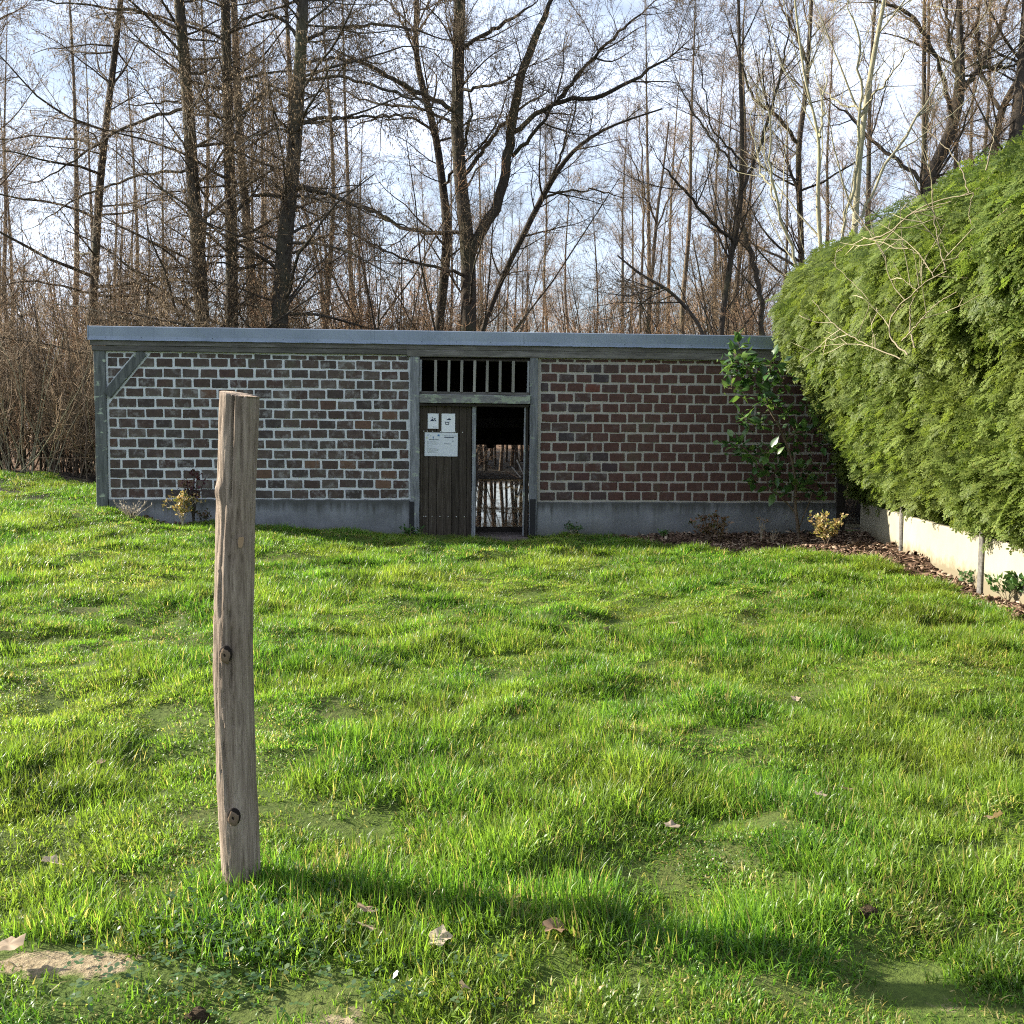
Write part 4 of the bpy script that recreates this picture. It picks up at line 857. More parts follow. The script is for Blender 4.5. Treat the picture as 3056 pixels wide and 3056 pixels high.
# ------------------------------------------------------------------ instanced masses (grass, hedge foliage)
def scatter(name, P, rot, scl, idx, protos, kind='stuff'):
    """one object whose points carry small plant meshes (nobody could count these)"""
    c = bpy.data.collections.new(name+'_pieces')
    for k, me in enumerate(protos):
        o = bpy.data.objects.new('%s_piece_%02d' % (name, k), me); c.objects.link(o)
    me = bpy.data.meshes.new(name); n = len(P)
    me.vertices.add(n); me.vertices.foreach_set('co', np.asarray(P, np.float32).ravel())
    a = me.attributes.new('rot', 'FLOAT_VECTOR', 'POINT'); a.data.foreach_set('vector', np.asarray(rot, np.float32).ravel())
    a = me.attributes.new('scl', 'FLOAT_VECTOR', 'POINT'); a.data.foreach_set('vector', np.asarray(scl, np.float32).ravel())
    a = me.attributes.new('idx', 'INT', 'POINT'); a.data.foreach_set('value', np.asarray(idx, np.int32))
    o = bpy.data.objects.new(name, me); COL.objects.link(o); o['kind'] = kind
    ng = bpy.data.node_groups.new(name+'_nodes', 'GeometryNodeTree')
    ng.interface.new_socket('Geometry', in_out='INPUT', socket_type='NodeSocketGeometry'); ng.interface.new_socket('Geometry', in_out='OUTPUT', socket_type='NodeSocketGeometry')
    gi = ng.nodes.new('NodeGroupInput'); go = ng.nodes.new('NodeGroupOutput'); ip = ng.nodes.new('GeometryNodeInstanceOnPoints')
    ci = ng.nodes.new('GeometryNodeCollectionInfo'); ci.inputs['Collection'].default_value = c; ci.inputs['Separate Children'].default_value = True; ci.inputs['Reset Children'].default_value = True
    def na(nm, t): x = ng.nodes.new('GeometryNodeInputNamedAttribute'); x.data_type = t; x.inputs['Name'].default_value = nm; return x.outputs[0]
    ng.links.new(gi.outputs[0], ip.inputs['Points']); ng.links.new(ci.outputs[0], ip.inputs['Instance']); ip.inputs['Pick Instance'].default_value = True
    ng.links.new(na('idx', 'INT'), ip.inputs['Instance Index']); ng.links.new(na('rot', 'FLOAT_VECTOR'), ip.inputs['Rotation']); ng.links.new(na('scl', 'FLOAT_VECTOR'), ip.inputs['Scale'])
    ng.links.new(ip.outputs[0], go.inputs[0])
    md = o.modifiers.new('scatter', 'NODES'); md.node_group = ng
    return o

def blades_mesh(seed, n, rad, hmin, hmax, wid, lean, mat, straw=.08, tone=(0, .86)):
    r = np.random.default_rng(seed); V = []; T = []; tones = []
    for b in range(n):
        a = r.uniform(0, 6.283); d = rad*math.sqrt(r.random()); base = np.array([d*math.cos(a), d*math.sin(a), -.01])
        az = r.uniform(0, 6.283) if r.random() < .6 else a+r.normal(0, .5); h = r.uniform(hmin, hmax); le = abs(r.normal(0, lean))+.12; w = wid*r.uniform(.7, 1.3)
        out = np.array([math.cos(az), math.sin(az), 0]); side = np.array([-math.sin(az+r.normal(0, .6)), math.cos(az+r.normal(0, .6)), 0])
        tn = r.uniform(.9, 1.0) if r.random() < straw else r.uniform(*tone); k = len(V)
        ang = le*.5; p = base.copy(); seg = 3
        for s in range(seg+1):
            ww = w*(1-(s/seg)**1.6)
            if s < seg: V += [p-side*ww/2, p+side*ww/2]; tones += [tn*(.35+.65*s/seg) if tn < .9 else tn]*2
            else: V.append(p.copy()); tones.append(tn)
            p = p+(out*math.sin(ang)+np.array([0, 0, 1])*math.cos(ang))*h/seg; ang += le*.75
        T += [(k, k+1, k+3), (k, k+3, k+2), (k+2, k+3, k+5), (k+2, k+5, k+4), (k+4, k+5, k+6)]
    me = mesh('tuft', np.array(V), (np.array(T),), M[mat]); vattr(me, 'tone', tones); return me

GR = np.random.default_rng(5)
gm = 'grass_blade'
patches = [blades_mesh(400+i, 270, .15, .022, .056, .0052, .95, gm, .06, (.1, .85)) for i in range(7)]                 # 0-6 ordinary sward
patches += [blades_mesh(420+i, 250, .12, .038, .085, .0054, .95, gm, .05, (0, .75)) for i in range(5)]                # 7-11 lush clumps
patches += [blades_mesh(440+i, 330, .16, .014, .038, .0050, 1.1, gm, .16, (.15, .86)) for i in range(5)]                # 12-16 short, worn
patches += [blades_mesh(460+i, 220, .14, .025, .065, .0048, 1.1, gm, .42, (.2, .86)) for i in range(3)]                # 17-19 strawy
patches += [blades_mesh(480+i, 24, .04, .045, .095, .0050, .75, gm, .10, (.1, .85)) for i in range(4)]                 # 20-23 single tall tufts
def lawn_ok(x, y, m=0.0):
    u, v = to_wall(x, y)
    ok = ~in_poly(x, y, BED) & ~in_poly(x, y, BED2)
    ok &= ~((u > -.02-m) & (u < 10.3) & (v > -.03-m)) & ~((u > 4.25) & (u < 5.68) & (v > -.2-m)) & (x < 4.1+.05*(y-9)) & (v < .3+(u < -.02)*30)
    return ok & ((y < 17.6+GR.normal(0, .25, len(y))) | (x > -5.3))
def strew(dfun, step=.5, y1=24):
    pts = []
    for a in np.arange(1.7, y1, step):
        ym = a+step/2; hw = .56*ym+1.2; n = int(2*hw*step*dfun(ym)); pts.append(np.stack([GR.uniform(-hw, hw, n), GR.uniform(a, a+step, n)], 1))
    p = np.concatenate(pts); return p[:, 0], p[:, 1]
def hm(x, y): return .5*fbm(x*1.0, y*1.0, 21)+.5*fbm(x*2.7, y*2.7, 22)
x1, y1_ = strew(lambda y: min(100, 560/y)); ok = lawn_ok(x1, y1_, .05) & (GR.random(len(x1)) > 1.2*np.max([sandiness(x1+a_, y1_+b_) for a_ in (-.09, 0, .09) for b_ in (-.07, 0, .07)], axis=0)) 
x1, y1_ = x1[ok], y1_[ok]; h1 = hm(x1, y1_); q = GR.random(len(x1)); dry = fbm(x1*.8, y1_*.8, 41); front = np.clip((y1_-2.42)/.5, 0, 1)
i1 = np.where(h1 > .51, GR.integers(7, 12, len(q)), GR.integers(0, 7, len(q))); i1 = np.where((h1 < .43) & (q < .65), GR.integers(12, 17, len(q)), i1)
i1 = np.where(q < np.where(dry > .56, .20, .05), GR.integers(17, 20, len(q)), i1); i1 = np.where((front < .55) & (q > .3), GR.integers(12, 17, len(q)), i1)
s1 = (.62+1.05*np.clip((h1-.36)/.3, 0, 1))*(.65+.35*front)*GR.uniform(.85, 1.15, len(q))
x2, y2_ = strew(lambda y: min(40, 220/y)); ok = lawn_ok(x2, y2_) & ((x2+.862)**2+(y2_-3.2)**2 > .052**2) & (GR.random(len(x2)) > sandiness(x2, y2_)*.9); x2, y2_ = x2[ok], y2_[ok]
h2 = hm(x2, y2_); ok = (GR.random(len(x2)) < np.clip((h2-.40)/.2, .12, 1)); x2, y2_, h2 = x2[ok], y2_[ok], h2[ok]; i2 = GR.integers(20, 24, len(x2)); s2 = GR.uniform(.55, 1.0, len(x2))*(.6+.4*np.clip((y2_-2.4)/.5, 0, 1))
# a fringe of longer grass along the bed, the plinth and round the post
fx_ = []; 
for (a, b) in zip(BED[1:8], BED[2:9]):
    n = int(90*math.hypot(b[0]-a[0], b[1]-a[1])); t = GR.random(n)[:, None]; p = np.array(a)*(1-t)+np.array(b)*t-np.array([.06, .06])+GR.normal(0, .05, (n, 2)); fx_.append(p)
for (a, b) in (((.0, -.07), (.5, -.30)), ((.5, -.34), (3.3, -.30)), ((3.3, -.1), (4.2, -.1)), ((5.75, -.1), (7.0, -.12))):
    n = int(60*(b[0]-a[0])); t = GR.random(n); u = a[0]+(b[0]-a[0])*t; v = a[1]+(b[1]-a[1])*t+GR.normal(0, .04, n); fx_.append(np.array([from_wall(p_, q_) for p_, q_ in zip(u, np.minimum(v, -.04))]))
th = GR.uniform(0, 6.283, 60); fx_.append(np.stack([-.862+np.cos(th)*GR.uniform(.06, .16, 60), 3.2+np.sin(th)*GR.uniform(.06, .16, 60)], 1))
f = np.concatenate(fx_); i3 = GR.integers(20, 24, len(f)); s3 = GR.uniform(.7, 1.15, len(f))
gxp = np.concatenate([x1, x2, f[:, 0]]); gyp = np.concatenate([y1_, y2_, f[:, 1]]); ix = np.concatenate([i1, i2, i3]); s = np.concatenate([s1, s2, s3])
gz = H(gxp, gyp); e = .05; sx_ = (H(gxp+e, gyp)-H(gxp-e, gyp))/(2*e); sy_ = (H(gxp, gyp+e)-H(gxp, gyp-e))/(2*e)
wid = np.clip(gyp/6.5, 1, 1.8); big = ix < 20
rot = np.zeros((len(gxp), 3)); yawg = GR.uniform(0, 6.283, len(gxp))
for n_ in range(len(gxp)):
    nv = Vector((-sx_[n_]*.9+GR.normal(0, .05), -sy_[n_]*.9+GR.normal(0, .05), 1)); rot[n_] = tuple((nv.to_track_quat('Z', 'Y').to_matrix() @ Matrix.Rotation(yawg[n_], 3, 'Z')).to_euler())
xy = np.where(big, np.maximum(1.0, np.minimum(wid, 1.5))*np.where(s > 1, 1.0, .95), s*wid)
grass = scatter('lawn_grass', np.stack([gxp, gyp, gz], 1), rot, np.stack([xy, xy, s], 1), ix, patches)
tag(grass, 'bright green tufted lawn grass in front of the brick wash-house', 'grass')
print('grass instances', len(gxp))

# ------------------------------------------------------------------ clipped conifer hedge
def spray_mesh(seed):
    r = np.random.default_rng(seed); V = []; T = []; tn = []
    def frond(p, d, n, L, w, t):
        d = d/np.linalg.norm(d); s = np.cross(n, d); k = len(V)
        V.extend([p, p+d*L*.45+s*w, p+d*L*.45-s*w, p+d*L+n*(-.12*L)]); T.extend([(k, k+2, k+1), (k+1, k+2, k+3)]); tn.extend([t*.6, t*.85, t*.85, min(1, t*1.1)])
    L = .30; n0 = np.array([0, 0, 1.0]); pos = np.zeros(3); d = np.array([1.0, 0, .15]); N_ = 10
    frond(np.zeros(3), d, n0, L*.7, .006, .5)
    for i in range(N_):
        d = d+np.array([0, 0, -.045]); d /= np.linalg.norm(d); pos = pos+d*L/N_; fl = (1-abs(i/N_-.35)*.9)*.085
        for sg in (-1, 1):
            dd = d*.75+np.array([0, sg*1.0, 0])*r.uniform(.55, .9)+np.array([0, 0, r.normal(.05, .12)]); dd /= np.linalg.norm(dd)
            l = fl*r.uniform(.75, 1.2); t = r.uniform(.25, .95); frond(pos, dd, n0, l, .0062, t)
            q = pos.copy()
            for j in range(3):
                q = q+dd*l*.26
                for s2 in (-1, 1):
                    d2 = dd*.8+np.array([-dd[1], dd[0], 0])*s2*.75+np.array([0, 0, r.normal(0, .15)]); frond(q, d2/np.linalg.norm(d2), n0, l*.40*(1-.15*j), .0052, t*r.uniform(.8, 1.1))
    me = mesh('spray', np.array(V), (np.array(T),), M['conifer']); vattr(me, 'tone', np.clip(tn, 0, 1)); return me
def clump_mesh(seed, parts):
    """seven feathery sprays growing out of one twig end, pointing along +X"""
    r = np.random.default_rng(seed); Vs = []; Ts = []; tn = []; base = 0
    for q in range(8):
        me = parts[r.integers(len(parts))]; n = len(me.vertices); co = np.empty(n*3); me.vertices.foreach_get('co', co); co = co.reshape(-1, 3)
        t = np.empty(n); me.attributes['tone'].data.foreach_get('value', t); f = np.empty(len(me.polygons)*3, int); me.polygons.foreach_get('vertices', f); f = f.reshape(-1, 3)
        m = np.array(Matrix.Rotation(r.normal(0, .30), 3, 'Z') @ Matrix.Rotation(r.normal(.06, .22), 3, 'Y') @ Matrix.Rotation(r.normal(0, .38), 3, 'X'))
        Vs.append((co*r.uniform(.62, .95)) @ m.T+np.array([r.uniform(-.12, .03), r.uniform(-.13, .13), r.uniform(-.11, .11)])); Ts.append(f+base); tn.append(np.clip(t*r.uniform(.75, 1.15), 0, 1)); base += n
    me = mesh('spray_clump', np.concatenate(Vs), (np.concatenate(Ts),), M['conifer']); vattr(me, 'tone', np.concatenate(tn)); return me
_fr = [spray_mesh(500+i) for i in range(5)]
sprays = [clump_mesh(540+i, _fr) for i in range(8)]
# hedge body: a profile in (offset from the low wall line, z) swept along y, with a rounded far end
PROF = np.array([(.50, .68), (.14, .66), (-.06, .76), (-.24, 1.15), (-.52, 1.8), (-.82, 2.5), (-1.0, 3.0), (-.92, 3.5), (-.62, 3.92), (-.1, 4.1), (.9, 4.0), (1.8, 3.4), (1.9, 1.8), (1.4, .6)])
def hedge_line(y): return np.interp(y, [5, 8.4, 9.2, 11.9, 14.3], [4.16, 4.20, 4.27, 4.55, 4.86])
def hedge_surface(ny_, inset=0.0):
    d = np.concatenate([[0], np.cumsum(np.linalg.norm(np.diff(PROF, axis=0), axis=1))]); t = np.linspace(0, d[-1], 60); px_ = np.interp(t, d, PROF[:, 0]); pz = np.interp(t, d, PROF[:, 1])
    for _ in range(3): px_[1:-1] = px_[1:-1]*.5+(px_[:-2]+px_[2:])*.25; pz[1:-1] = pz[1:-1]*.5+(pz[:-2]+pz[2:])*.25
    ys = np.linspace(5.0, 14.05, ny_); cx, cz = .5, 2.3; Pv = np.zeros((ny_, 60, 3))
    for i, y in enumerate(ys):
        e = np.clip((14.05-y)/.55, 0, 1); sc = math.sqrt(max(1-(1-e)**2, .0))*.16+.84 if e < 1 else 1.0
        sc -= inset*.5
        topd = np.interp(y, [5, 9, 11, 12.6, 14.05], [-.42, -.40, -.34, -.22, -.20])
        xx = cx+(px_-cx)*(sc if e >= 1 else sc); zz = cz+(pz-cz)*(1-(1-sc)*.6)+topd*np.clip((pz-2)/2, 0, 1)
        # the far part hangs lower over the corner and bulges to the left
        xx = xx-.26*np.exp(-((y-13.6)/1.0)**2)*np.exp(-((zz-3.2)/.95)**2)
        Pv[i, :, 0] = hedge_line(y)+xx; Pv[i, :, 1] = y; Pv[i, :, 2] = zz
    a = Pv[..., 1]*1.5; b = Pv[..., 2]*1.5; bump = (fbm(a, b, 61)-.5)*.30+(fbm(a*2.6, b*2.6, 62)-.5)*.16
    nrm = np.cross(np.gradient(Pv, axis=0), np.gradient(Pv, axis=1)); nrm /= np.maximum(np.linalg.norm(nrm, axis=2, keepdims=True), 1e-9)
    cen = np.stack([hedge_line(Pv[..., 1])+.5, Pv[..., 1], np.full_like(Pv[..., 1], 2.3)], -1); flip = ((nrm*(Pv-cen)).sum(2, keepdims=True) < 0); nrm = np.where(flip, -nrm, nrm)
    return Pv+nrm*(bump[..., None]-inset), nrm
hedge = empty('conifer_hedge', (4.5, 10, .1)); tag(hedge, 'tall clipped green conifer hedge overhanging the low pale wall at right', 'hedge')
Pc, Nc = hedge_surface(70, .20); ny_, m_ = Pc.shape[:2]
i = np.arange(ny_-1)[:, None]*m_; j = np.arange(m_-1)[None]; Q = np.stack([i+j, i+j+1, i+m_+j+1, i+m_+j], -1).reshape(-1, 4)
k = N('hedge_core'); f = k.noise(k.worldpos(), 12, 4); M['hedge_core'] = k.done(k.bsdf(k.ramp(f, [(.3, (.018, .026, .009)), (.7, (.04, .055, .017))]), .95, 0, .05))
Vc = Pc.reshape(-1, 3)-np.array([4.5, 10, .1]); caps = [tuple((ny_-1)*m_+q for q in range(m_))]
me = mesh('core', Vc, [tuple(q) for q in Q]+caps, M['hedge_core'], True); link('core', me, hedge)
Ps, Ns = hedge_surface(90); HR = np.random.default_rng(8)
def hedge_points(n):
    a = HR.uniform(0, 88.99, n); b = HR.uniform(0, 58.99, n)
    # area weighting by rejection
    A = np.linalg.norm(np.cross(Ps[1:, :-1]-Ps[:-1, :-1], Ps[:-1, 1:]-Ps[:-1, :-1]), axis=2); ai = A[a.astype(int), b.astype(int)]
    ok = HR.random(n) < ai/np.percentile(A, 97); a, b = a[ok], b[ok]
    i0, j0 = a.astype(int), b.astype(int); fa, fb = (a-i0)[:, None], (b-j0)[:, None]
    f = lambda G: (G[i0, j0]*(1-fa)+G[i0+1, j0]*fa)*(1-fb)+(G[i0, j0+1]*(1-fa)+G[i0+1, j0+1]*fa)*fb
    return f(Ps), f(Ns)
hp, hn = hedge_points(25000)
vis = (hp[:, 0] < hedge_line(hp[:, 1])+.9) | (hp[:, 2] > 3.2); hp, hn = hp[vis], hn[vis]
# far end: cap points
nc = 420; th = HR.uniform(0, 2*np.pi, nc); rr = np.sqrt(HR.random(nc)); end = Ps[-1]; ce = end.mean(0)
e_i = HR.integers(0, 60, nc); capp = ce+(end[e_i]-ce)*rr[:, None]; capp[:, 1] += .05+.25*(1-rr**2); capn = np.tile([0, 1.0, 0], (nc, 1))
hp = np.concatenate([hp, capp]); hn = np.concatenate([hn, capn]); n = len(hp)
hp = hp-hn*HR.uniform(.02, .22, n)[:, None]
d = .6*hn+np.array([-.55, -.30, -.02])+HR.normal(0, .20, (n, 3)); d[:, 2] -= .95*np.clip((hp[:, 2]-1.5)/1.8, 0, 1); d /= np.linalg.norm(d, axis=1, keepdims=True)
yaw = np.arctan2(d[:, 1], d[:, 0]); pit = -np.arcsin(np.clip(d[:, 2], -1, 1)); rol = HR.normal(.0, .55, n)
rots = np.array([tuple((Matrix.Rotation(yw, 3, 'Z') @ Matrix.Rotation(pt, 3, 'Y') @ Matrix.Rotation(rl, 3, 'X')).to_euler()) for yw, pt, rl in zip(yaw, pit, rol)])
sc = HR.uniform(.65, 1.2, n)
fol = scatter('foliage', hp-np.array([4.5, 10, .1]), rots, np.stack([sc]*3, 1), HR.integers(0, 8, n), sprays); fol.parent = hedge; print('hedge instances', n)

# low pale wall under the hedge, in panels between posts
lw = empty('low_wall', (4.5, 11, .1)); tag(lw, 'low pale concrete wall with thin posts under the hedge', 'wall')
ylist = [14.25, 11.88, 9.24, 6.6]
for a, b in zip(ylist[:-1], ylist[1:]):
    xa, xb = float(hedge_line(a)), float(hedge_line(b)); mb = MB()
    pa, pb = np.array([xa, a]), np.array([xb, b]); dr = (pb-pa)/np.linalg.norm(pb-pa); nrm = np.array([dr[1], -dr[0]]); pa = pa+dr*.04; pb = pb-dr*.04
    V = []
    for p, q in ((pa, 0), (pb, 0)):
        for o_, z in ((0, -.3), (0, .545), (.012, .56), (.06, .56), (.06, -.3)): V.append((p[0]+.0-nrm[0]*-o_*-1-4.5 if False else p[0]+o_-4.5, p[1]-11, z-.1))
    mb.add(V, [(0, 5, 6, 1), (1, 6, 7, 2), (2, 7, 8, 3), (3, 8, 9, 4), (4, 9, 5, 0), (0, 1, 2, 3, 4), (9, 8, 7, 6, 5)]); mb.build('panel', M['pale_concrete'], lw)
for y in ylist[1:]:
    x = float(hedge_line(y)); beam((x-4.5+.01, y-11, -.4), (x-4.5+.01, y-11, .62), .075, .075, ch=.01, seed=int(y*10)).build('post', M['timber_horizontal'], lw)

# ------------------------------------------------------------------ laurel-like shrub by the right panel
def leaf_mesh(name, mat, L=1.0, W=.42, fold=.18, curl=.2, tone=.5, seed=0):
    n = 5; V = []; F = []; tn = []; r = random.Random(seed)
    for i in range(n+1):
        t = i/n; w = W*.5*math.sin(math.pi*min(.98, t**.85+.02))*(1 if 0 < i < n else .06); z = -curl*t*t
        V += [(t*L, -w, z+fold*w), (t*L, 0, z), (t*L, w, z+fold*w)]; tn += [tone+r.uniform(-.1, .1)]*3
    for i in range(n):
        a = i*3; F += [(a, a+3, a+4, a+1), (a+1, a+4, a+5, a+2)]
    me = mesh(name, V, F, M[mat], True); vattr(me, 'tone', np.clip(tn, 0, 1)); return me
def leaf_cloud(name, centers, n, size, mat, rng, spread, up=.3):
    """many small leaves as one part"""
    V = []; F = []; tn = []
    for _ in range(n):
        c = centers[rng.integers(len(centers))]+rng.normal(0, 1, 3)*spread; d = rng.normal(0, 1, 3); d[2] = abs(d[2])*.6+up; d /= np.linalg.norm(d)
        s_ = np.cross(d, rng.normal(0, 1, 3)); s_ /= np.linalg.norm(s_); L = size*rng.uniform(.6, 1.25); w = L*.28; nn = np.cross(d, s_); k = len(V); t = rng.random()
        V += [c, c+d*L*.5+s_*w+nn*w*.3, c+d*L*.5-s_*w+nn*w*.3, c+d*L-nn*L*.12, c+d*L*.5]; F += [(k, k+1, k+4), (k, k+4, k+2), (k+1, k+3, k+4), (k+4, k+3, k+2)]; tn += [t]*5
    me = mesh(name, np.array(V), (np.array(F),), M[mat]); vattr(me, 'tone', tn); return me
def along(P, k): return P[k]
LD = 13.30
lau_base = at(2386, 1612, LD); lau_base[2] = float(H(lau_base[0], LD))
laurel = empty('laurel_shrub', tuple(lau_base)); tag(laurel, 'tall open evergreen shrub with glossy leaves before the right brick panel', 'shrub')
gl = Grow(41); lr_ = random.Random(41)
stems = [([(2386,1618),(2382,1562),(2370,1527),(2375,1457),(2370,1398),(2350,1328),(2332,1287),(2300,1223),(2273,1187),(2259,1146),(2218,1082),(2203,1012)], .026, .004, 0),
         ([(2370,1527),(2358,1510),(2323,1480),(2291,1457),(2285,1404),(2240,1350),(2195,1325)], .012, .004, -.15), ([(2384,1575),(2394,1557),(2435,1439),(2458,1381),(2440,1240)], .010, .003, .1),
         ([(2374,1440),(2400,1400),(2430,1370)], .009, .003, -.2), ([(2345,1310),(2378,1290),(2405,1285)], .008, .003, -.1), ([(2300,1223),(2262,1240),(2222,1248)], .008, .003, -.1),
         ([(2262,1150),(2300,1105),(2310,1075)], .007, .003, .05), ([(2290,1205),(2330,1150),(2345,1125)], .007, .003, -.05), ([(2330,1285),(2290,1340),(2262,1365)], .008, .003, -.2), ([(2259,1150),(2215,1165),(2178,1158)], .007, .003, -.05), ([(2345,1320),(2338,1240)], .007, .003, .1)]
allp = []
for pts, r0, r1, dd in stems:
    P3 = [at(x, y, LD+dd*i/max(1, len(pts)-1)) for i, (x, y) in enumerate(pts)]; P, R = gl.path(P3, np.linspace(r0, r1, len(pts)), 22, .004); gl.wood.append((P, R, 7)); allp.append(P[0])
allp = np.concatenate(allp)
clus = [(2203,1030,14,6),(2195,1060,25,9),(2215,1085,25,9),(2235,1120,22,8),(2180,1085,15,4),(2185,1110,20,5),(2260,1150,25,8),(2180,1160,18,5),(2220,1165,25,8),(2300,1090,22,6),(2290,1125,15,4),(2340,1130,20,5),(2310,1145,12,3),(2295,1190,25,10),(2320,1215,18,5),(2225,1245,25,8),(2260,1270,20,5),(2340,1240,15,4),(2370,1285,25,7),(2400,1290,12,3),(2330,1330,25,10),(2290,1350,25,7),(2200,1330,28,9),(2240,1350,20,6),(2290,1375,15,4),(2400,1400,25,5),(2320,1405,15,3),(2260,1430,20,5),(2310,1440,25,6),(2370,1450,20,5),(2400,1450,20,4),(2340,1470,20,4),(2450,1405,12,2),(2430,1230,20,4),(2460,1310,20,3)]
lmes = [leaf_mesh('leaf', 'laurel_leaf', 1, .58, .2, .12, .2, 1), leaf_mesh('leaf', 'laurel_leaf', 1, .54, .25, .28, .45, 2), leaf_mesh('leaf', 'laurel_leaf', 1, .54, .15, .4, .7, 3), leaf_mesh('leaf', 'laurel_leaf', 1, .52, .3, .2, .9, 4)]
for (cx, cy, rr_, n) in clus:
    c = at(cx, cy, LD+lr_.uniform(-.25, .15)); k = np.argmin(((allp-c)**2).sum(1)); s0 = allp[k]
    P, R = gl.path([s0, (s0+c)/2+np.array([0, 0, .01]), c], [.004, .003, .0022], 5); gl.wood.append((P, R, 4))
    for j in range(int(n*1.45)):
        rad = rr_*LD/3056
        p = c+np.array([lr_.gauss(0, .55), lr_.gauss(0, .55), lr_.gauss(0, .55)])*rad
        P, R = gl.path([c, p], [.0022, .0018], 2); gl.wood.append((P, R, 3))
        dv = Vector(p-c); dv.normalize() if dv.length > 1e-6 else None
        dv = (dv+Vector((0, 0, .55))+Vector((lr_.gauss(0, .3), lr_.gauss(0, .3), lr_.gauss(0, .2)))).normalized()
        o = link('leaf', lr_.choice(lmes), laurel); sc = lr_.uniform(.115, .18); o.scale = (sc, sc, sc); o.location = Vector(p)-Vector(lau_base)
        o.rotation_euler = (dv.to_track_quat('X', 'Z').to_matrix() @ Matrix.Rotation(lr_.gauss(0, .6), 3, 'X')).to_euler()
cen = []
for (cx, cy, rr_, n) in clus+[(2420,1200,25,1),(2440,1280,30,1),(2430,1340,30,1),(2460,1400,30,1),(2420,1440,30,1),(2450,1470,25,1),(2470,1230,25,1),(2390,1350,30,1),(2480,1340,20,1),(2400,1240,25,1)]: cen.append(at(cx, cy, LD+.12)-lau_base)
o = link('foliage', leaf_cloud('foliage', np.array(cen), 420, .115, 'laurel_leaf', np.random.default_rng(43), .085, .1), laurel); o['kind'] = 'stuff'
V, Q, T = tubes(gl.wood); link('stem', mesh('stem', V-lau_base, (Q, T), M['bark_brown'], True), laurel)

# ------------------------------------------------------------------ small plants
def small_shrub(name, label, px, py, D, h, w, stems_n, leaf_n, size, lmat, smat, seed, cat='shrub', group=None, bare=0.25, vase=.5):
    b = at(px, py, D); b[2] = float(H(b[0], b[1])); r = np.random.default_rng(seed); g = Grow(seed)
    root = empty(name, tuple(b)); tag(root, label, cat, group); P = np.zeros((stems_n, 5, 3)); az = r.uniform(0, 6.283, stems_n); hh = h*r.uniform(.7, 1.0, stems_n); rad = w*.5*np.sqrt(r.random(stems_n))
    for s in range(5):
        t = s/4; P[:, s] = np.stack([np.cos(az)*rad*t**vase*(.25+.75*t), np.sin(az)*rad*t**vase*(.25+.75*t), hh*t], 1)+r.normal(0, .006, (stems_n, 3))*t
    P[:, 0, 2] = -.03; R = np.linspace(.006, .002, 5)[None]*np.ones((stems_n, 1))*max(.6, h/.4); g.wood.append((P, R, 5))
    B, BR = g.spawn(P, R, 4, .35, 1, (h*.12, h*.3), (.7, .25), .05, .15, 3, .02, .4, 0, .7); g.wood.append((B, BR, 3))
    V, Q, T = tubes(g.wood); link('stem', mesh('stem', V, (Q, T), M[smat], True), root)
    if leaf_n:
        cen = np.concatenate([P[:, 2:].reshape(-1, 3), B[:, -1], B[:, 1]]); cen = cen[cen[:, 2] > bare*h]; o = link('foliage', leaf_cloud('foliage', cen, leaf_n, size, lmat, r, h*.05), root); o['kind'] = 'stuff'
    return root
small_shrub('variegated_shrub', 'small vase-shaped shrub with yellowing leaves at the left plinth', 546, 1580, 13.05, .44, .42, 9, 260, .055, 'yellow_leaf', 'twig_pale', 601, bare=.45, vase=1.3)
small_shrub('red_shrub', 'thin dark red-leaved shrub rising behind the yellowing one', 578, 1590, 13.28, .70, .34, 6, 150, .05, 'red_leaf', 'bark_dark', 602, bare=.5, vase=1.2)
small_shrub('low_shrub', 'low dark twiggy plant right of the yellowing shrub at the plinth', 605, 1590, 13.2, .22, .34, 6, 70, .045, 'russet_leaf', 'bark_dark', 603)
small_shrub('russet_shrub', 'low green and russet shrub against the right plinth', 2108, 1618, 13.25, .36, .46, 9, 230, .06, 'russet_leaf', 'bark_brown', 604, bare=.2)
small_shrub('russet_shrub', 'pinkish withered twig plant right of the russet shrub at the plinth', 2146, 1615, 13.3, .27, .22, 5, 50, .06, 'dry_leaf', 'twig_brown', 614, bare=.4)
small_shrub('yellow_shrub', 'bushy little yellow-green shrub in the sunlit corner mulch', 2466, 1660, 12.25, .38, .56, 16, 420, .05, 'yellow_leaf', 'bark_brown', 605, bare=.2, vase=.8)
small_shrub('dead_stalk', 'pale dead flower stalk standing in the right bed', 2272, 1615, 13.1, .34, .12, 4, 40, .03, 'dry_leaf', 'twig_pale', 606, cat='plant', bare=.75)
small_shrub('dead_stalk', 'short bare pale twigs beside the dead flower stalk', 2305, 1615, 13.0, .20, .2, 4, 6, .03, 'dry_leaf', 'twig_pale', 607, cat='plant')
small_shrub('green_weed', 'leafy green weed at the foot of the low pale wall near right edge', 3005, 1790, 8.55, .24, .34, 9, 150, .07, 'weed_leaf', 'twig_olive', 608, cat='plant', bare=.1)
small_shrub('green_weed', 'small green weed at the wall foot beyond the larger weed', 2888, 1738, 9.5, .14, .22, 7, 60, .05, 'weed_leaf', 'twig_olive', 609, cat='plant', bare=.1)
small_shrub('green_weed', 'dark leafy weed at the left foot of the door frame', 1222, 1592, 13.5, .16, .42, 9, 150, .05, 'weed_leaf', 'twig_olive', 610, cat='plant', bare=.1)
small_shrub('green_weed', 'ferny weed at the plinth just right of the doorway', 1712, 1590, 13.75, .15, .26, 8, 110, .045, 'weed_leaf', 'twig_olive', 611, cat='plant', bare=.1)
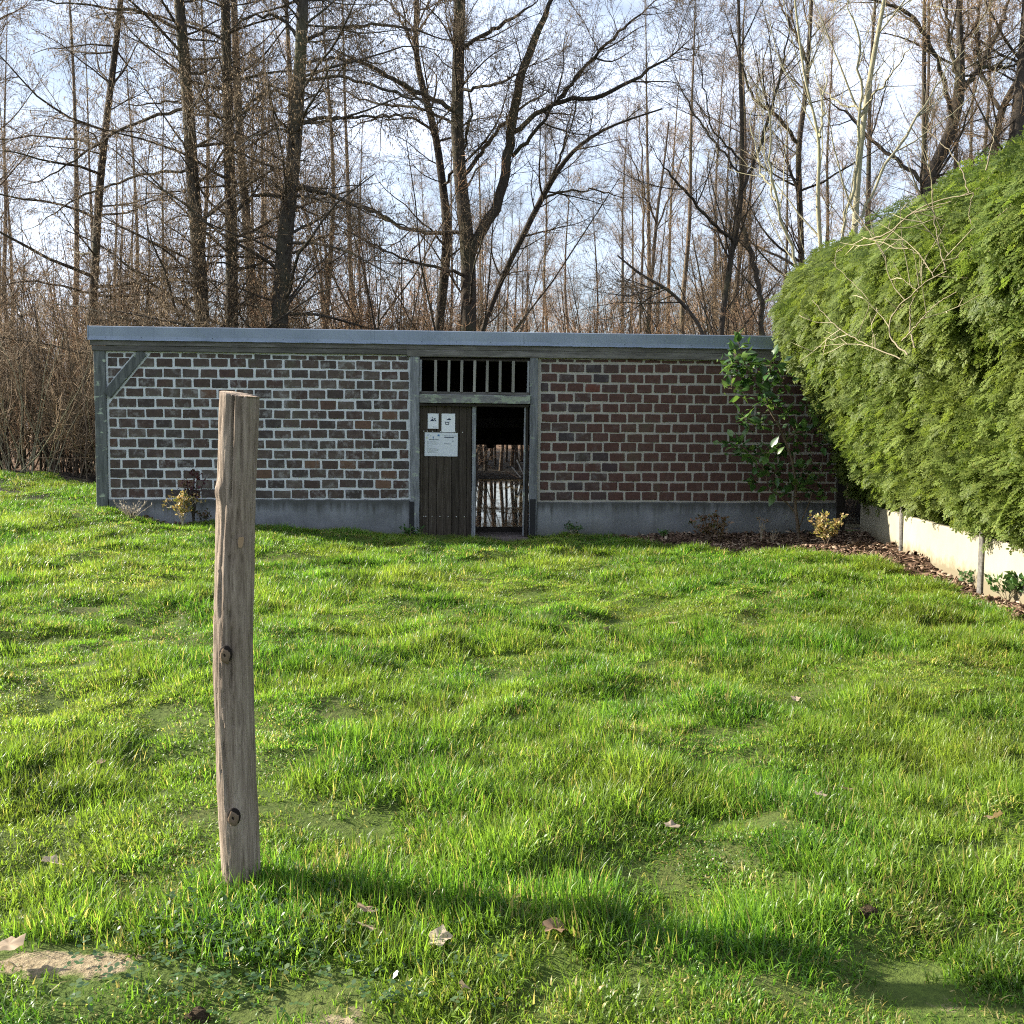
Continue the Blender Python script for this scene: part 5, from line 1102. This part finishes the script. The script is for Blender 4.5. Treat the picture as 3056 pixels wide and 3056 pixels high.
small_shrub('green_weed', 'low weed at the plinth left of the russet shrub', 1985, 1598, 13.7, .09, .34, 8, 90, .045, 'weed_leaf', 'twig_olive', 612, cat='plant', bare=.1)
small_shrub('dry_stalks', 'tuft of dry pale stalks at the left end of the plinth', 392, 1560, 13.1, .26, .55, 26, 0, .03, 'dry_leaf', 'twig_pale', 613, cat='plant', vase=.4)

# bark mulch in the beds
mr = np.random.default_rng(9); V = []; F = []; tn = []; CB = np.array([(-1,-1,-1),(1,-1,-1),(1,1,-1),(-1,1,-1),(-1,-1,1),(1,-1,1),(1,1,1),(-1,1,1)], float); CF = np.array([(4,5,6,7),(0,1,5,4),(1,2,6,5),(2,3,7,6),(3,0,4,7)])
cand = np.stack([mr.uniform(.9, 5, 9000), mr.uniform(7.5, 14.3, 9000)], 1); c2 = np.stack([mr.uniform(-5.2, -1.9, 900), mr.uniform(12.9, 13.8, 900)], 1)
cand = cand[in_poly(cand[:, 0], cand[:, 1], BED)]; c2 = c2[in_poly(c2[:, 0], c2[:, 1], BED2)]; cand = np.concatenate([cand, c2])
cz_ = H(cand[:, 0], cand[:, 1])
for (x, y), z in zip(cand, cz_):
    q = Euler((mr.normal(0, .4), mr.normal(0, .4), mr.uniform(0, 6.28))).to_matrix(); q = np.array(q); B = (CB*np.array([mr.uniform(.012, .04), mr.uniform(.007, .018), mr.uniform(.002, .006)])*(1+.25*mr.normal(size=(8, 1)))) @ q.T+np.array([x, y, z+mr.uniform(.0, .03)])
    F.append(CF+len(V)*8); V.append(B); tn += [mr.random()]*8
me = mesh('bark_mulch', np.concatenate(V), (np.concatenate(F),), M['mulch_chip']); vattr(me, 'tone', tn); tag(link('bark_mulch', me), 'brown bark mulch spread over the planting beds along the walls', 'mulch', kind='stuff')

# clover and small weeds round the post and along the worn front
def groundpt(px, py, z=0.0):
    d = CM @ np.array([(px-1528)/3056., -(py-1528)/3056., -1.0]); t = (z-CAM_H)/d[2]; return np.array([d[0]*t, d[1]*t])
cv = np.random.default_rng(12); V = []; F = []; tn = []
for _ in range(520):
    if cv.random() < .7: p = groundpt(cv.normal(720, 150), cv.normal(2790, 70))
    else: p = groundpt(cv.uniform(200, 1500), cv.uniform(2780, 3040))
    z = float(H(p[0], p[1]))+cv.uniform(.015, .05); a0 = cv.uniform(0, 6.28); L = cv.uniform(.008, .017); t = cv.random(); tl = cv.normal(0, .35, 2)
    for k in range(3):
        a = a0+k*2.094; d = np.array([math.cos(a), math.sin(a), .15+tl[0]*math.cos(a)+tl[1]*math.sin(a)]); s_ = np.array([-math.sin(a), math.cos(a), 0]); c = np.array([p[0], p[1], z]); n = len(V)
        V += [c, c+d*L*.6+s_*L*.5, c+d*L*1.05+s_*L*.22, c+d*L*1.05-s_*L*.22, c+d*L*.6-s_*L*.5]; F.append((n, n+1, n+2, n+3, n+4)); tn += [t]*5
me = mesh('clover', V, F, M['weed_leaf']); vattr(me, 'tone', tn); tag(link('clover', me), 'glossy clover leaves in the short grass around the post foot', 'clover', kind='stuff')

# dead leaves on the lawn
def dead_leaf(px, py, size, label, tone, seed, lift=.055):
    r = random.Random(seed); p = groundpt(px, py); V = [(0, 0, 0)]; n = 22; F = []
    for i in range(n):
        t = i/n*2*math.pi; lobes = 1-.34*abs(math.sin(2.5*t+.3))+r.uniform(-.05, .05); rr_ = lobes*(.6+.4*abs(math.cos(t/2))); x, y = rr_*math.cos(t), rr_*math.sin(t)*.85
        V.append((x*.5, y*.5, .16*math.sin(3*x+seed)*math.cos(2.2*y)+.22*y*y+r.uniform(-.03, .03)))
        V.append((x, y, .30*math.sin(2.6*x+seed)*math.cos(2*y)+.38*y*y+r.uniform(-.06, .06)))
    for i in range(n):
        a, b = 1+2*i, 1+2*((i+1) % n); F += [(0, a, b), (a, a+1, b+1, b)]
    me = mesh('dead_leaf', V, F, M['dry_leaf'], True); vattr(me, 'tone', [tone+r.uniform(-.08, .08) for _ in V])
    o = link('dead_leaf', me); o.location = (p[0], p[1], float(H(p[0], p[1]))+lift); o.scale = (size*1.3,)*3; o.rotation_euler = (r.uniform(-.1, .7), r.uniform(-.4, .4), r.uniform(0, 6.28)); tag(o, label, 'leaf', 'dead leaves on the lawn')
DL = [(150,2590,.038,'large pale grey dead leaf in the grass left of the post',.95),(28,2890,.045,'pinkish dead leaf on bare sand at the left edge',.7),(1097,2765,.034,'upper brown leaf of the two lying right of the post foot',.35),(1095,2805,.034,'lower greyish leaf of the two lying right of the post foot',.6),
      (1305,2850,.036,'pale beige curled leaf alone on worn grass right of the paired leaves',.9),(1650,2835,.042,'dark curled leaf standing in a grass hollow near bottom centre',.1),(1382,3000,.020,'tiny tan leaf near the bottom edge below the beige curled leaf',.65),(2525,2368,.034,'pale leaf lying on the grass at right centre',.9),
      (2442,2405,.030,'folded pale leaf over a dark hollow next to the pale one',.8),(2010,1892,.042,'bright orange-tan leaf in the middle lawn',.75),(2374,2118,.030,'tan leaf on the grass between middle lawn and hedge',.8),(2968,2495,.040,'brown crumpled leaf near the right edge',.4),(1808,1908,.036,'dark brown leaf in the middle lawn left of the orange one',.15),
      (2000,2512,.030,'small straw-coloured leaf fragment right of centre in near lawn',.85),(55,2955,.030,'small pale leaf in the bottom left corner grass',.9),(1890,1692,.045,'pinkish leaf on the far lawn right of the doorway',.6),(300,2312,.024,'reddish leaf fragment in the lawn left of the post middle',.3)]
for i, d in enumerate(DL): dead_leaf(*d, 700+i)
# soil clods
for i, (px, py, s_, lab) in enumerate(((590,3015,.032,'dark crumbly soil clod at the bottom edge below the post'),(2590,2765,.028,'light brown soil clod thrown up in the right foreground lawn'),(2530,2755,.018,'small soil clod beside the larger one at right'))):
    p = groundpt(px, py); me = bpy.data.meshes.new('soil_clod'); bm = bmesh.new(); bmesh.ops.create_icosphere(bm, subdivisions=3, radius=1); rn = random.Random(i)
    for v in bm.verts: v.co *= .75+.5*vnoise(np.array([v.co.x*2.3+7*i]), np.array([v.co.y*2.3+v.co.z*1.7]), 4)[0]+rn.uniform(-.07, .07)
    bm.to_mesh(me); bm.free(); me.materials.append(M['ground_soil'] if 'ground_soil' in M else M['mulch_soil']); o = link('soil_clod', me); o.scale = (s_, s_*.8, s_*.75); o.location = (p[0], p[1], float(H(p[0], p[1]))+s_*.3); tag(o, lab, 'soil', 'soil clods in the lawn')

# pale bare vines on and above the hedge
vine = empty('bare_vine', (3.4, 9.0, 2.0)); tag(vine, 'pale bare climbing stems tangled over the hedge face and crest', 'vine'); gv = Grow(77); vo = np.array([3.4, 9.0, 2.0])
def vD(px): return float(np.clip(2.98/((px-1528)/3056), 6.4, 10.6))
vines = [([(2709,1059),(2680,1034),(2655,1005),(2655,951),(2671,926),(2701,896),(2730,876),(2742,855),(2788,826),(2826,809)], 9),([(2730,1038),(2717,992),(2715,926),(2726,888)], 9),([(2692,1017),(2721,988),(2751,951),(2801,901),(2855,871)], 7),([(2688,1072),(2605,1038),(2517,992),(2459,938),(2425,896)], 6),
 ([(2822,805),(2805,746),(2788,663),(2780,529),(2746,425)], 7),([(2596,713),(2640,705),(2688,667),(2717,634),(2792,600),(2905,575)], 9),([(2625,734),(2709,642),(2771,621),(2840,600)], 7),([(2892,575),(2867,496),(2830,446),(2750,371)], 6),([(2942,508),(2963,425),(2972,370)], 7),
 ([(2742,855),(2735,790),(2725,745)], 5),([(2788,826),(2745,760),(2690,730)], 5),([(2780,815),(2830,760),(2800,700)], 4),([(3040,580),(3010,620),(2985,640),(2975,650)], 7),([(2740,870),(2690,830),(2665,780)], 4),([(2701,896),(2655,840),(2640,760),(2560,640),(2500,560)], 5),([(2905,575),(2890,640),(2900,670)], 5),([(2560,1000),(2600,900),(2480,780)], 4)]
for pts, w in vines:
    D0 = np.mean([vD(x) for x, _ in pts]); P3 = [at(x, y, .5*vD(x)+.5*D0) for x, y in pts]; P, R = gv.path(P3, np.linspace(w, w*.45, len(pts))*.5*D0/3056*.62, 26, .003)
    o = link('stem', mesh('stem', *(lambda t: (t[0]-vo, (t[1], t[2])))(tubes([(P, R, 6)])), M['twig_vine'], True), vine)
    B, BR = gv.spawn(P, R, 3.0, .1, 1, (.25, .8), (.6, .25), .02, .13, 5, .006, .4, 0, .7); gv.fine.append((B, BR, 3)); C, CR = gv.spawn(B, BR, 2, .2, 1, (.1, .35), (.6, .25), .02, .1, 3, .006, .4, 0, .8); gv.fine.append((C, CR, 3))
V, Q, T = tubes(gv.fine); o = link('twigs', mesh('twigs', V-vo, (Q, T), M['twig_olive'], True), vine); o['kind'] = 'stuff'

# floating litter and stakes in the pond
fr = np.random.default_rng(14); V = []; F = []; tn = []
for (ya, yb, n, dens) in ((40.5, 42.2, 500, 1), (34.5, 36.5, 160, .5), (24.0, 25.8, 420, 1), (19.5, 20.2, 60, .4), (20, 40, 260, .3)):
    for _ in range(n):
        y = fr.uniform(ya, yb); x = fr.uniform(-.05*y, .06*y); L = fr.uniform(.03, .14); a = fr.uniform(-.5, .5); w = fr.uniform(.01, .03); k = len(V); c, s_ = math.cos(a), math.sin(a); z = WATER_Z+.006+fr.uniform(0, .012)
        V += [(x-L*c, y-L*s_, z), (x-w*s_*-1, y-w, z+.006), (x+L*c, y+L*s_, z), (x, y+w, z+.004)]; F.append((k, k+1, k+2, k+3)); tn += [fr.random()]*4
me = mesh('floating_litter', V, F, M['dry_leaf']); vattr(me, 'tone', tn); tag(link('floating_litter', me), 'bands of floating leaf litter on the pond seen through the doorway', 'litter', kind='stuff')
for (a, b, lab, s_) in (((1542,1373),(1563,1418), 'longer pale stake leaning on the pond bank seen through the doorway', 1),((1527,1394),(1554,1426), 'shorter pale stake leaning left on the pond bank', 2),((1512,1407),(1547,1427), 'low reddish stake lying on the pond bank', 3)):
    p0, p1 = at(*b, 41.5), at(*a, 41.8); o = beam(tuple(p0), tuple(p1), .055, .055, (0, 1, 0), .015, .006, 3, s_).build('stake', M['pale_wood'] if s_ < 3 else M['knot_wood']); tag(o, lab, 'stake', 'stakes on the pond bank')
